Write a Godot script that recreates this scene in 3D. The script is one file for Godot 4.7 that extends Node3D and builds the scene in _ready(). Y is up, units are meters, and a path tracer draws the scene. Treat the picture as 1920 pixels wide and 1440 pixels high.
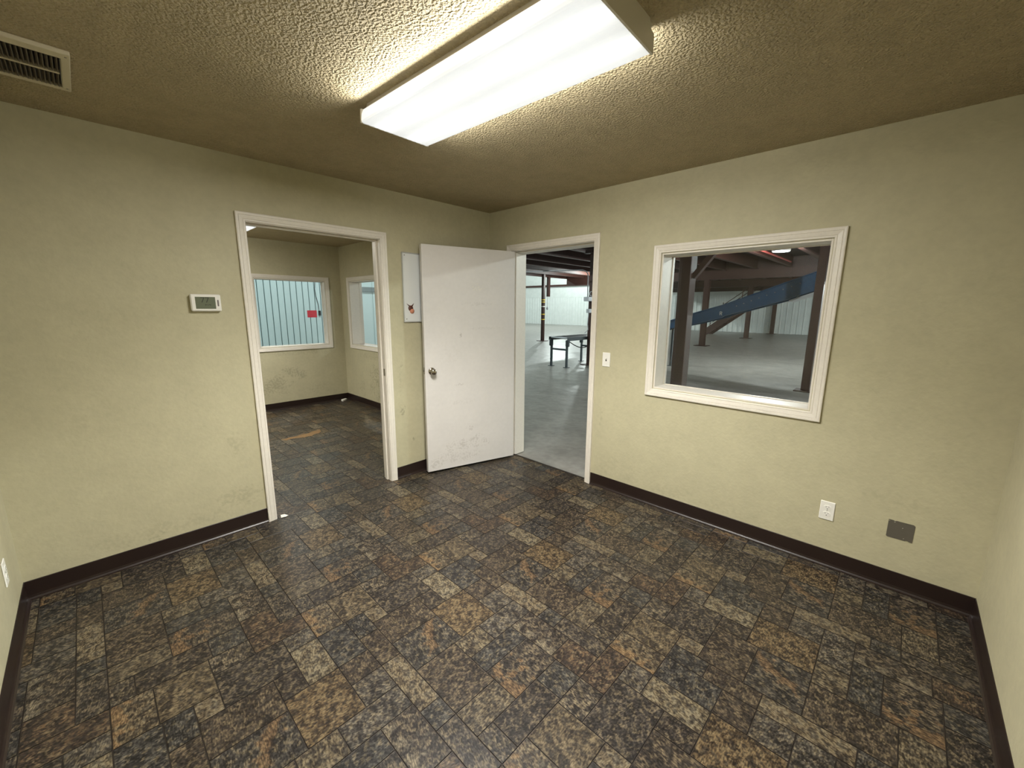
extends Node3D
# An empty office with a stone-print vinyl floor, an inner room behind it and a warehouse outside.
# World: the corner of the back wall (z = 0) and the right wall (x = 0) is the origin; the room lies at x < 0, z > 0.

const XL := -3.295      # left wall
const ZF := 3.536       # front wall (behind the camera)
const H := 2.423        # ceiling
const TA := 0.114       # thickness of the back wall
const TB := 0.20        # thickness of the right wall
const D2 := -3.464      # far wall of the inner room
const BB := 0.104       # baseboard height
const JZ0 := 0.31       # outer doorway
const JZ1 := 1.222
const AX0 := -2.114     # inner doorway
const AX1 := -1.199
const DH := 2.037       # doorway height
const FAR := 27.3       # far wall of the warehouse
const ROOF := 7.6

var rng := RandomNumberGenerator.new()
var M := {}
var used := {}

# ---------------------------------------------------------------- helpers
func new_st() -> SurfaceTool:
	var st := SurfaceTool.new()
	st.begin(Mesh.PRIMITIVE_TRIANGLES)
	st.set_smooth_group(-1)
	return st

func tri(st: SurfaceTool, a: Vector3, b: Vector3, c: Vector3, n: Vector3) -> void:
	if (c - a).cross(b - a).dot(n) < 0.0:
		st.add_vertex(a); st.add_vertex(c); st.add_vertex(b)
	else:
		st.add_vertex(a); st.add_vertex(b); st.add_vertex(c)

func quad(st: SurfaceTool, a: Vector3, b: Vector3, c: Vector3, d: Vector3, n: Vector3) -> void:
	tri(st, a, b, c, n)
	tri(st, a, c, d, n)

func box(st: SurfaceTool, lo: Vector3, hi: Vector3, ch := 0.0) -> void:
	# a box with chamfered edges
	var c := (lo + hi) * 0.5
	var h := (hi - lo) * 0.5
	ch = minf(ch, minf(h.x, minf(h.y, h.z)) * 0.9)
	var k := h - Vector3(ch, ch, ch)
	for ax in 3:
		var u := (ax + 1) % 3
		var v := (ax + 2) % 3
		for s in [-1.0, 1.0]:
			var n := Vector3.ZERO
			n[ax] = s
			var p: Array[Vector3] = []
			for q in [[-1, -1], [1, -1], [1, 1], [-1, 1]]:
				var w := Vector3.ZERO
				w[ax] = s * h[ax]
				w[u] = q[0] * k[u]
				w[v] = q[1] * k[v]
				p.append(c + w)
			quad(st, p[0], p[1], p[2], p[3], n)
	if ch <= 0.0:
		return
	for ax in 3:
		var u := (ax + 1) % 3
		var v := (ax + 2) % 3
		for su in [-1.0, 1.0]:
			for sv in [-1.0, 1.0]:
				var a := Vector3.ZERO
				var b := Vector3.ZERO
				a[u] = su * h[u]; a[v] = sv * k[v]; a[ax] = -k[ax]
				b[u] = su * k[u]; b[v] = sv * h[v]; b[ax] = -k[ax]
				var a2 := a
				var b2 := b
				a2[ax] = k[ax]; b2[ax] = k[ax]
				var n := Vector3.ZERO
				n[u] = su; n[v] = sv
				quad(st, c + a, c + b, c + b2, c + a2, n)
	for sx in [-1.0, 1.0]:
		for sy in [-1.0, 1.0]:
			for sz in [-1.0, 1.0]:
				tri(st, c + Vector3(sx * h.x, sy * k.y, sz * k.z), c + Vector3(sx * k.x, sy * h.y, sz * k.z), c + Vector3(sx * k.x, sy * k.y, sz * h.z), Vector3(sx, sy, sz))

func bx(lo: Vector3, hi: Vector3, ch := 0.0) -> SurfaceTool:
	var st := new_st()
	box(st, lo, hi, ch)
	return st

func extrude(st: SurfaceTool, prof: Array, a: Vector3, ua: Vector3, ub: Vector3, dir: Vector3, length: float, m0 := 0.0, m1 := 0.0) -> void:
	# closed profile of Vector2(w, t), w along ua and t along ub; the ends are cut at a mitre: start shifts by -w * m0, end by +w * m1
	var p: Array[Vector3] = []
	var q: Array[Vector3] = []
	var mid := Vector2.ZERO
	for e in prof:
		mid += e
		p.append(a + ua * e.x + ub * e.y - dir * e.x * m0)
		q.append(a + ua * e.x + ub * e.y + dir * (length + e.x * m1))
	mid /= prof.size()
	var area := 0.0
	for i in prof.size():
		var f: Vector2 = prof[i]
		var g: Vector2 = prof[(i + 1) % prof.size()]
		area += f.cross(g)
	for i in prof.size():
		var j := (i + 1) % prof.size()
		var e: Vector2 = prof[j] - prof[i]
		var o := Vector2(e.y, -e.x) * signf(area)
		quad(st, p[i], p[j], q[j], q[i], ua * o.x + ub * o.y)
	var pts := PackedVector2Array(prof)
	var ids := Geometry2D.triangulate_polygon(pts)
	for i in range(0, ids.size(), 3):
		tri(st, p[ids[i]], p[ids[i + 1]], p[ids[i + 2]], -dir)
		tri(st, q[ids[i]], q[ids[i + 1]], q[ids[i + 2]], dir)

func tube(st: SurfaceTool, pts: Array, r: float, sides := 10) -> void:
	st.set_smooth_group(1)
	var rings := []
	var up := Vector3(0.13, 0.94, 0.31)
	for i in pts.size():
		var t: Vector3 = (pts[mini(i + 1, pts.size() - 1)] - pts[maxi(i - 1, 0)]).normalized()
		var n := (up - t * up.dot(t)).normalized()
		up = n
		var b := t.cross(n)
		var ring: Array[Vector3] = []
		for k in sides:
			var an := TAU * k / sides
			ring.append(pts[i] + (n * cos(an) + b * sin(an)) * r)
		rings.append(ring)
	for i in pts.size() - 1:
		for k in sides:
			var k2 := (k + 1) % sides
			var mid: Vector3 = (pts[i] + pts[i + 1]) * 0.5
			quad(st, rings[i][k], rings[i][k2], rings[i + 1][k2], rings[i + 1][k], (rings[i][k] + rings[i + 1][k2]) * 0.5 - mid)
	st.set_smooth_group(-1)
	for e in [0, pts.size() - 1]:
		var o: Vector3 = pts[e] - pts[1 if e == 0 else e - 1]
		for k in sides:
			tri(st, pts[e], rings[e][k], rings[e][(k + 1) % sides], o)

func lathe(st: SurfaceTool, prof: Array, at: Vector3, axis: Vector3, sides := 20) -> void:
	# profile of Vector2(radius, height along the axis)
	st.set_smooth_group(1)
	var n := axis.cross(Vector3(0.3, 0.5, 0.81)).normalized()
	var b := axis.cross(n).normalized()
	for i in prof.size() - 1:
		for k in sides:
			var d0 := n * cos(TAU * k / sides) + b * sin(TAU * k / sides)
			var d1 := n * cos(TAU * (k + 1) / sides) + b * sin(TAU * (k + 1) / sides)
			var e: Vector2 = prof[i + 1] - prof[i]
			var hint := (d0 + d1) * 0.5 * e.y - axis * e.x
			quad(st, at + d0 * prof[i].x + axis * prof[i].y, at + d1 * prof[i].x + axis * prof[i].y, at + d1 * prof[i + 1].x + axis * prof[i + 1].y, at + d0 * prof[i + 1].x + axis * prof[i + 1].y, hint)
	st.set_smooth_group(-1)

func numbered(called: String) -> String:
	if not used.has(called):
		used[called] = 0
		return called
	used[called] += 1
	return "%s_%03d" % [called, used[called]]

func obj(called: String, st: SurfaceTool, m: Material, parent: Node = null) -> MeshInstance3D:
	st.generate_normals()
	return put(called, st.commit(), m, parent)

func put(called: String, mesh: Mesh, m: Material, parent: Node = null) -> MeshInstance3D:
	var o := MeshInstance3D.new()
	o.mesh = mesh
	o.material_override = m
	if parent:
		o.name = called
		parent.add_child(o, true)
	else:
		o.name = numbered(called)
		add_child(o, true)
	return o

func tag(o: Node, label: String, category: String, group := "", kind := "") -> Node:
	o.set_meta("label", label)
	o.set_meta("category", category)
	if group: o.set_meta("group", group)
	if kind: o.set_meta("kind", kind)
	return o

func thing(called: String, label: String, category: String, at := Vector3.ZERO, group := "", kind := "") -> Node3D:
	var o := Node3D.new()
	o.name = numbered(called)
	add_child(o, true)
	o.position = at
	tag(o, label, category, group, kind)
	return o

func struct(called: String, label: String, category: String) -> Node3D:
	return thing(called, label, category, Vector3.ZERO, "", "structure")

# ---------------------------------------------------------------- materials
func mat(c: Color, rough := 0.6, metal := 0.0) -> StandardMaterial3D:
	var m := StandardMaterial3D.new()
	m.albedo_color = c
	m.roughness = rough
	m.metallic = metal
	return m

func rgb(r: float, g: float, b: float) -> Color:
	return Color(r / 255.0, g / 255.0, b / 255.0)

func noise(kind: int, freq: float, seed_: int, octaves := 4) -> FastNoiseLite:
	var n := FastNoiseLite.new()
	n.noise_type = kind
	n.frequency = freq
	n.seed = seed_
	n.fractal_octaves = octaves
	return n

func noise_bytes(n: FastNoiseLite, w: int, h: int) -> PackedByteArray:
	var im := n.get_seamless_image(w, h)
	im.convert(Image.FORMAT_L8)
	return im.get_data()

func tex(im: Image) -> ImageTexture:
	im.generate_mipmaps()
	return ImageTexture.create_from_image(im)

func bump_tex(n: FastNoiseLite, size: int, strength: float) -> ImageTexture:
	var im := n.get_seamless_image(size, size)
	im.convert(Image.FORMAT_RGBA8)
	im.bump_map_to_normal_map(strength)
	return tex(im)

func mottled(c: Color, spread: float, n: FastNoiseLite, n2: FastNoiseLite, size := 512) -> ImageTexture:
	# an even colour with small irregular differences in tone
	var a := noise_bytes(n, size, size)
	var b := noise_bytes(n2, size, size)
	var d := PackedByteArray()
	d.resize(size * size * 3)
	for i in size * size:
		var k := 1.0 + spread * ((a[i] - 128) / 128.0 + (b[i] - 128) / 128.0)
		d[i * 3] = clampi(int(c.r * 255.0 * k), 0, 255)
		d[i * 3 + 1] = clampi(int(c.g * 255.0 * k), 0, 255)
		d[i * 3 + 2] = clampi(int(c.b * 255.0 * k), 0, 255)
	return tex(Image.create_from_data(size, size, false, Image.FORMAT_RGB8, d))

func triplanar(m: StandardMaterial3D, metres: float) -> StandardMaterial3D:
	m.uv1_triplanar = true
	m.uv1_world_triplanar = true
	m.uv1_scale = Vector3.ONE / metres
	return m

func stain_image(w: float, h: float, px: float, spots: Array, seed_: int) -> ImageTexture:
	# dirt and scuffs: each spot is [u, v, ru, rv, strength, colour] in metres from the lower left corner
	var iw := int(w / px)
	var ih := int(h / px)
	var im := Image.create(iw, ih, false, Image.FORMAT_RGBA8)
	im.fill(Color(0.2, 0.18, 0.14, 0.0))
	var n := noise(FastNoiseLite.TYPE_SIMPLEX, 0.14, seed_, 5)
	var n2 := noise(FastNoiseLite.TYPE_SIMPLEX, 0.025, seed_ + 7, 3)
	for s in spots:
		var c: Color = s[5]
		for y in range(maxi(0, int((s[1] - s[3]) / px)), mini(ih, int((s[1] + s[3]) / px) + 1)):
			for x in range(maxi(0, int((s[0] - s[2]) / px)), mini(iw, int((s[0] + s[2]) / px) + 1)):
				var dx: float = (x * px - s[0]) / s[2]
				var dy: float = (y * px - s[1]) / s[3]
				var r := dx * dx + dy * dy
				if r >= 1.0:
					continue
				var g := (n.get_noise_2d(x, y) + 0.6 * n2.get_noise_2d(x, y)) + 0.55 * (1.0 - r) - 0.28
				if g <= 0.0:
					continue
				var a: float = minf(1.0, g * 1.6) * s[4] * 0.5
				var old := im.get_pixel(x, ih - 1 - y)
				im.set_pixel(x, ih - 1 - y, Color(c.r, c.g, c.b, maxf(old.a, a)))
	return tex(im)

func stained(m: StandardMaterial3D, t: ImageTexture) -> StandardMaterial3D:
	var k: StandardMaterial3D = m.duplicate()
	k.detail_enabled = true
	k.detail_blend_mode = BaseMaterial3D.BLEND_MODE_MIX
	k.detail_uv_layer = BaseMaterial3D.DETAIL_UV_2
	k.detail_albedo = t
	return k

func make_materials() -> void:
	var paint := rgb(186, 180, 151)
	var wn := bump_tex(noise(FastNoiseLite.TYPE_SIMPLEX, 0.06, 11, 3), 512, 3.0)
	var w := mat(Color.WHITE, 0.62)
	w.albedo_texture = mottled(paint, 0.018, noise(FastNoiseLite.TYPE_SIMPLEX, 0.006, 3), noise(FastNoiseLite.TYPE_SIMPLEX, 0.03, 4))
	w.normal_enabled = true
	w.normal_texture = wn
	w.normal_scale = 0.09
	M.wall = triplanar(w, 0.9)
	var c := mat(Color.WHITE, 0.8)
	c.albedo_texture = mottled(rgb(178, 164, 132), 0.03, noise(FastNoiseLite.TYPE_SIMPLEX, 0.01, 5), noise(FastNoiseLite.TYPE_SIMPLEX, 0.05, 6))
	var cn := noise(FastNoiseLite.TYPE_SIMPLEX, 0.065, 21, 2)
	cn.domain_warp_enabled = true
	cn.domain_warp_amplitude = 9.0
	cn.domain_warp_frequency = 0.04
	c.normal_enabled = true
	c.normal_texture = bump_tex(cn, 1024, 9.0)
	c.normal_scale = 1.0
	M.ceiling = triplanar(c, 1.1)
	var t := mat(Color.WHITE, 0.42)
	var tn := noise(FastNoiseLite.TYPE_SIMPLEX, 0.02, 31)
	t.albedo_texture = mottled(rgb(226, 220, 210), 0.012, tn, noise(FastNoiseLite.TYPE_SIMPLEX, 0.08, 32))
	M.trim = triplanar(t, 0.5)
	var dm := mat(Color.WHITE, 0.38)
	dm.albedo_texture = mottled(rgb(215, 211, 208), 0.012, noise(FastNoiseLite.TYPE_SIMPLEX, 0.007, 33), noise(FastNoiseLite.TYPE_SIMPLEX, 0.05, 34))
	M.door = triplanar(dm, 1.3)
	M.door_edge = mat(rgb(205, 192, 160), 0.5)
	M.base = mat(rgb(38, 27, 24), 0.34)
	M.glass = mat(Color(0.25, 0.28, 0.28, 0.05), 0.02)
	M.glass.transparency = BaseMaterial3D.TRANSPARENCY_ALPHA
	M.white = mat(rgb(236, 234, 228), 0.35)
	M.white_metal = mat(rgb(214, 208, 196), 0.4)
	M.dark = mat(rgb(22, 20, 19), 0.7)
	M.slot_shade = mat(rgb(40, 38, 36), 0.8)  # dark tone stands in for the shade inside small holes
	M.vent = mat(rgb(205, 196, 172), 0.5)
	M.vent_slat_shade = mat(rgb(112, 101, 86), 0.6)  # slats coloured darker to carry the shade inside the register
	M.duct = mat(rgb(172, 170, 166), 0.45, 0.5)
	M.steel = mat(rgb(150, 146, 138), 0.3, 0.9)
	M.chrome = mat(rgb(176, 170, 160), 0.16, 1.0)
	M.grey_plate = mat(rgb(104, 99, 90), 0.5, 0.3)
	M.board = mat(rgb(226, 229, 229), 0.2)
	M.board_edge = mat(rgb(196, 198, 196), 0.35, 0.4)
	M.lcd = mat(rgb(104, 110, 92), 0.2)
	M.ink = mat(rgb(38, 40, 34), 0.6)
	M.button = mat(rgb(120, 110, 108), 0.5)
	# warehouse
	var k := mat(Color.WHITE, 1.0)
	k.albedo_texture = mottled(rgb(143, 140, 134), 0.07, noise(FastNoiseLite.TYPE_SIMPLEX, 0.006, 41, 5), noise(FastNoiseLite.TYPE_SIMPLEX, 0.03, 42, 4), 1024)
	var rn := noise(FastNoiseLite.TYPE_SIMPLEX, 0.008, 43, 4)
	k.roughness_texture = mottled(Color(0.35, 0.35, 0.35), 0.09, rn, noise(FastNoiseLite.TYPE_SIMPLEX, 0.04, 44))
	k.roughness_texture_channel = BaseMaterial3D.TEXTURE_CHANNEL_RED
	k.normal_enabled = true
	k.normal_texture = bump_tex(noise(FastNoiseLite.TYPE_SIMPLEX, 0.016, 45, 4), 512, 4.0)
	k.normal_scale = 0.15
	M.concrete = triplanar(k, 4.0)
	var cl := mat(Color.WHITE, 0.45)
	cl.albedo_texture = mottled(rgb(216, 222, 219), 0.02, noise(FastNoiseLite.TYPE_SIMPLEX, 0.008, 51), noise(FastNoiseLite.TYPE_SIMPLEX, 0.05, 52))
	M.cladding = triplanar(cl, 2.0)
	M.liner = mat(rgb(196, 216, 217), 0.4)
	var br := mat(Color.WHITE, 0.5)
	br.albedo_texture = mottled(rgb(63, 37, 30), 0.06, noise(FastNoiseLite.TYPE_SIMPLEX, 0.01, 61), noise(FastNoiseLite.TYPE_SIMPLEX, 0.06, 62))
	M.brown = triplanar(br, 0.8)
	M.deck = mat(rgb(44, 37, 36), 0.7)
	M.roof = mat(rgb(150, 152, 152), 0.7)
	var bl := mat(Color.WHITE, 0.4)
	bl.albedo_texture = mottled(rgb(38, 78, 116), 0.05, noise(FastNoiseLite.TYPE_SIMPLEX, 0.01, 63), noise(FastNoiseLite.TYPE_SIMPLEX, 0.07, 64))
	M.blue = triplanar(bl, 0.7)
	M.belt = mat(rgb(36, 38, 42), 0.7)
	M.conv = mat(rgb(66, 74, 78), 0.45, 0.2)
	M.roller = mat(rgb(170, 172, 176), 0.3, 0.8)
	M.pipe = mat(rgb(150, 150, 154), 0.5, 0.3)
	M.grey_box = mat(rgb(188, 190, 196), 0.45)
	M.yellow = mat(rgb(222, 190, 70), 0.5)
	M.red = mat(rgb(196, 32, 52), 0.5)
	M.red_pipe = mat(rgb(142, 62, 56), 0.45)
	M.paper = mat(rgb(232, 230, 222), 0.7)

func glow(c: Color, e: float) -> StandardMaterial3D:
	var m := mat(c, 0.4)
	m.emission_enabled = true
	m.emission = c
	m.emission_energy_multiplier = e
	return m

func lens_mat() -> StandardMaterial3D:
	# ribbed acrylic with two tubes behind it: brightest over the tubes, duller between them and at the sockets
	var im := Image.create(128, 256, false, Image.FORMAT_RGB8)
	for y in 256:
		for x in 128:
			var u := (x + 0.5) / 128.0 * 2.0 - 1.0
			var v := (y + 0.5) / 256.0 * 2.0 - 1.0
			var k := 0.80 + 0.20 * exp(-pow((absf(u) - 0.46) / 0.24, 2.0))
			k *= 1.0 - 0.10 * pow(absf(v), 14.0)
			im.set_pixel(x, y, Color(k * 0.97, k * 0.99, k))
	var m := mat(Color(0.9, 0.9, 0.9), 0.3)
	m.emission_enabled = true
	m.emission = Color.BLACK
	m.emission_texture = tex(im)
	m.emission_energy_multiplier = 1.25
	m.uv1_triplanar = true
	m.uv1_scale = Vector3(1.0 / 0.372, 1.0 / 0.372, 1.0 / 1.204)
	m.uv1_offset = Vector3(0.5, 0.5, 0.5)
	return m

func area(parent: Node3D, at: Vector3, toward: Vector3, size: Vector2, e: float, c: Color) -> void:
	var l := AreaLight3D.new()
	l.name = "lamp_light"
	parent.add_child(l, true)
	var z := -toward.normalized()
	var x := Vector3.UP.cross(z) if absf(z.y) < 0.9 else Vector3.RIGHT
	x = x.normalized()
	l.transform = Transform3D(Basis(x, z.cross(x), z), at)
	l.area_size = size
	l.light_energy = e
	l.light_color = c
	l.area_range = 60.0
	l.shadow_enabled = true

# ---------------------------------------------------------------- scene
func _ready() -> void:
	rng.seed = 77
	# camera
	var cam := Camera3D.new()
	cam.name = "camera"
	add_child(cam)
	cam.position = Vector3(-2.9076, 1.5133, 3.1128)
	cam.basis = Basis.from_euler(Vector3(-0.1851, -0.8057, 0.0064))
	cam.fov = rad_to_deg(2.0 * atan(720.0 / 765.25))
	cam.near = 0.05
	cam.far = 120.0
	cam.current = true
	# environment: everything is indoors, so no sky is in view
	var we := WorldEnvironment.new()
	we.name = "environment"
	var e := Environment.new()
	e.background_mode = Environment.BG_COLOR
	e.background_color = Color(0.02, 0.02, 0.02)
	e.tonemap_mode = Environment.TONE_MAPPER_LINEAR
	e.tonemap_exposure = 1.0
	e.sdfgi_enabled = true
	e.ssao_enabled = true
	e.ssil_enabled = true
	we.environment = e
	add_child(we)
	make_materials()
	# the two office lamps
	office_lamp(Vector3(-1.706, H, 1.792), deg_to_rad(2.2), 4.6, "white wraparound ceiling lamp over the empty office floor")
	office_lamp(Vector3(-2.105, H, -2.19), deg_to_rad(90.0), 3.1, "white wraparound ceiling lamp inside the smaller back room")
	# the warehouse lamps
	high_bay(Vector3(9, 6.6, -17), 34.0, "round high bay lamp over the bright floor behind the taped column")
	high_bay(Vector3(17, 6.6, -18), 34.0, "round high bay lamp between the taped column and the far wall")
	high_bay(Vector3(23.5, 6.6, -17), 30.0, "round high bay lamp close to the far wall's brown girt")
	high_bay(Vector3(2.0, 6.4, -6.4), 26.0, "round high bay lamp over the passage behind the back room")
	high_bay(Vector3(9.2, 2.95, 0.62), 9.0, "small round lamp under the mezzanine above the blue conveyor", "", 0.2)
	high_bay(Vector3(13.4, 2.99, -7.25), 8.0, "small round lamp under the mezzanine beyond the roller conveyor", "", 0.2)
	high_bay(Vector3(11.0, 2.99, 4.6), 10.0, "added unseen round lamp under the mezzanine past the blue conveyor's upper end", "", 0.2)  # unseen lamp added to brighten the floor under the mezzanine
	high_bay(Vector3(18.5, 2.99, 4.6), 22.0, "added unseen round lamp under the mezzanine close to the far wall", "", 0.2)  # added out of sight to lift the far ribbed wall and floor
	high_bay(Vector3(3.2, 2.99, 3.7), 6.0, "added unseen round lamp under the mezzanine beside the office window", "", 0.2)  # added, never in view; lightens the concrete outside the window
	build_floor()
	build_shell()
	build_doors_and_windows()
	build_baseboards()
	build_fittings()
	build_warehouse()
	build_warehouse_things()

# ---------------------------------------------------------------- lamps
func office_lamp(at: Vector3, turn: float, power: float, label: String) -> void:
	var t := thing("ceiling_light", label, "ceiling lamp", at, "wraparound ceiling lamps")
	t.rotation.y = turn
	var hw := 0.186
	var hl := 0.602
	# metal housing: a tray fixed to the ceiling
	var st := new_st()
	extrude(st, [Vector2(-0.155, 0), Vector2(0.155, 0), Vector2(0.155, -0.018), Vector2(0.168, -0.030), Vector2(-0.168, -0.030), Vector2(-0.155, -0.018)], Vector3(0, 0, -hl + 0.004), Vector3.RIGHT, Vector3.UP, Vector3.BACK, hl * 2 - 0.008)
	obj("housing", st, M.white_metal, t)
	# acrylic lens wrapped round the tubes: side walls, rounded shoulders and a flat ribbed underside
	var lens := new_st()
	var prof := []
	var outer := [Vector2(-hw + 0.012, -0.030), Vector2(-hw + 0.003, -0.052), Vector2(-hw, -0.078), Vector2(-hw + 0.004, -0.086), Vector2(-hw + 0.012, -0.089)]
	for p in outer: prof.append(p)
	for k in range(-13, 14):
		prof.append(Vector2(k * 0.0128, -0.089 if k % 2 else -0.0878))
	for k in range(outer.size() - 1, -1, -1):
		prof.append(Vector2(-outer[k].x, outer[k].y))
	extrude(lens, prof, Vector3(0, 0, -hl + 0.004), Vector3.RIGHT, Vector3.UP, Vector3.BACK, hl * 2 - 0.008)
	obj("lens", lens, lens_mat(), t)
	for s in [-1.0, 1.0]:
		var cap := new_st()
		var cp := [Vector2(-0.150, 0), Vector2(0.150, 0), Vector2(0.160, -0.026), Vector2(hw, -0.030), Vector2(hw + 0.002, -0.088), Vector2(-hw - 0.002, -0.088), Vector2(-hw, -0.030), Vector2(-0.160, -0.026)]
		extrude(cap, cp, Vector3(0, 0, s * hl - 0.004), Vector3.RIGHT, Vector3.UP, Vector3.BACK, 0.008)
		obj("end_cap", cap, M.white_metal, t)
	var col := Color(1.0, 0.99, 0.96)
	# the ribbed lens throws most of its light downwards
	for k in [-0.4, 0.0, 0.4]:
		var l := SpotLight3D.new()
		l.name = "lamp_light"
		t.add_child(l, true)
		l.position = Vector3(0, -0.10, k)
		l.rotation.x = -PI / 2
		l.light_energy = power * 0.62
		l.light_color = col
		l.light_size = 0.16
		l.spot_range = 60.0
		l.spot_attenuation = 2.0
		l.spot_angle = 66.0
		l.spot_angle_attenuation = 0.6
		l.shadow_enabled = true
	area(t, Vector3(0, -0.094, 0), Vector3.DOWN, Vector2(hw * 2 - 0.02, hl * 2 - 0.03), power, col)
	for s in [-1.0, 1.0]:
		# the side walls of the lens
		area(t, Vector3(s * (hw + 0.006), -0.058, 0), Vector3(s, 0.0, 0), Vector2(hl * 2 - 0.03, 0.05), power * 0.13, col)

func high_bay(at: Vector3, power: float, label: String, group := "", r := 0.3) -> void:
	var t := thing("high_bay_lamp", label, "lamp", at, group)
	var st := new_st()
	lathe(st, [Vector2(0.0, 0.10), Vector2(r * 0.35, 0.10), Vector2(r * 0.5, 0.04), Vector2(r * 0.95, 0.03), Vector2(r, 0.0), Vector2(r, -0.03), Vector2(r * 0.93, -0.03)], Vector3.ZERO, Vector3.UP, 24)
	obj("reflector", st, M.white_metal, t)
	var d := new_st()
	lathe(d, [Vector2(r * 0.93, -0.03), Vector2(r * 0.9, -0.045), Vector2(0.0, -0.06)], Vector3.ZERO, Vector3.UP, 24)
	obj("diffuser", d, glow(rgb(244, 252, 255), 3.0), t)
	var c := new_st()
	tube(c, [Vector3(0, 0.10, 0), Vector3(0, (3.37 if at.y < 4.0 else ROOF + 0.01) - at.y, 0)], 0.012, 8)
	obj("hanger", c, M.steel, t)
	var l := OmniLight3D.new()
	l.name = "lamp_light"
	t.add_child(l, true)
	l.position = Vector3(0, -0.16, 0)
	l.light_energy = power
	l.light_color = Color(0.955, 1.0, 0.985)
	l.light_size = 0.09
	l.omni_range = 60.0
	l.omni_attenuation = 2.0
	l.shadow_enabled = true

# ---------------------------------------------------------------- floor
const PX := 0.684
const PZ := Vector2(0.222, 1.21)
const OX := -1.437
const OZ := 2.322
# x0, x1, z0, z1 of each stone of the repeating print, then its tone
var stones := [
	[-0.978, -0.753, 2.322, 2.434, "red"], [-1.437, -1.312, 2.322, 2.535, "stripe"], [-1.312, -1.13, 2.322, 2.535, "gold"], [-1.13, -0.978, 2.322, 2.434, "speckle"],
	[-1.13, -0.872, 2.434, 2.636, "dusk"], [-0.872, -0.753, 2.434, 2.535, "ash"], [-1.437, -1.305, 2.535, 2.766, "slate"], [-1.305, -1.214, 2.535, 2.686, "slate"],
	[-1.214, -1.13, 2.535, 2.636, "cream"], [-0.872, -0.753, 2.535, 2.766, "pale"], [-1.305, -1.214, 2.686, 2.888, "brown"], [-1.214, -0.966, 2.636, 2.816, "brown"],
	[-0.966, -0.872, 2.636, 2.766, "dark"], [-1.437, -1.305, 2.766, 2.888, "brown"], [-0.966, -0.753, 2.766, 3.016, "amber"], [-1.214, -0.966, 2.816, 3.016, "streak"],
	[-1.437, -1.305, 2.888, 3.016, "ash"], [-1.305, -1.214, 2.888, 3.181, "cream"], [-1.214, -1.012, 3.016, 3.283, "brown"], [-1.012, -0.865, 3.016, 3.132, "beige"],
	[-0.865, -0.621, 3.016, 3.132, "ash"], [-0.757, -0.621, 3.132, 3.378, "tip"], [-1.012, -0.757, 3.132, 3.233, "slate"], [-1.012, -0.757, 3.233, 3.405, "ember"],
	[-1.305, -1.214, 3.181, 3.283, "slate"], [-1.305, -1.214, 3.283, 3.532, "dusk"], [-1.214, -1.012, 3.283, 3.405, "beige"], [-1.214, -1.138, 3.405, 3.532, "speckle"],
	[-1.138, -0.89, 3.405, 3.532, "dark"], [-0.89, -0.757, 3.405, 3.532, "slate"], [-0.757, -0.621, 3.378, 3.532, "red"],
]
# low tone, middle tone, high tone, share shift, accent at which end (-1 none, 0 low x, 1 high x, 2 low z)
var tones := {
	"red": [rgb(52, 42, 36), rgb(98, 78, 64), rgb(150, 112, 74), 0.0, -1], "stripe": [rgb(58, 48, 40), rgb(128, 108, 80), rgb(192, 172, 132), 0.08, 0], "gold": [rgb(70, 58, 46), rgb(126, 108, 80), rgb(172, 150, 112), 0.05, -1],
	"speckle": [rgb(36, 32, 30), rgb(104, 92, 78), rgb(190, 172, 138), 0.0, -1], "dusk": [rgb(48, 42, 38), rgb(88, 80, 72), rgb(146, 130, 108), -0.05, -1], "ash": [rgb(58, 52, 46), rgb(112, 104, 92), rgb(182, 170, 144), 0.02, -1],
	"slate": [rgb(46, 44, 42), rgb(82, 80, 76), rgb(134, 130, 118), -0.04, -1], "cream": [rgb(78, 64, 50), rgb(150, 130, 98), rgb(202, 184, 146), 0.1, -1], "pale": [rgb(76, 64, 50), rgb(160, 142, 108), rgb(210, 194, 154), 0.12, -1],
	"brown": [rgb(50, 42, 36), rgb(94, 80, 66), rgb(152, 130, 100), 0.0, -1], "dark": [rgb(42, 36, 32), rgb(76, 66, 58), rgb(128, 112, 92), -0.05, -1], "amber": [rgb(64, 50, 36), rgb(132, 106, 72), rgb(190, 156, 104), 0.08, -1],
	"streak": [rgb(48, 44, 40), rgb(86, 82, 76), rgb(142, 132, 114), -0.02, 2], "beige": [rgb(66, 56, 46), rgb(130, 114, 88), rgb(186, 168, 130), 0.06, -1], "tip": [rgb(54, 46, 40), rgb(98, 86, 74), rgb(160, 142, 114), 0.0, 3], "ember": [rgb(50, 44, 40), rgb(92, 82, 72), rgb(148, 130, 104), 0.0, 0],
}

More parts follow.
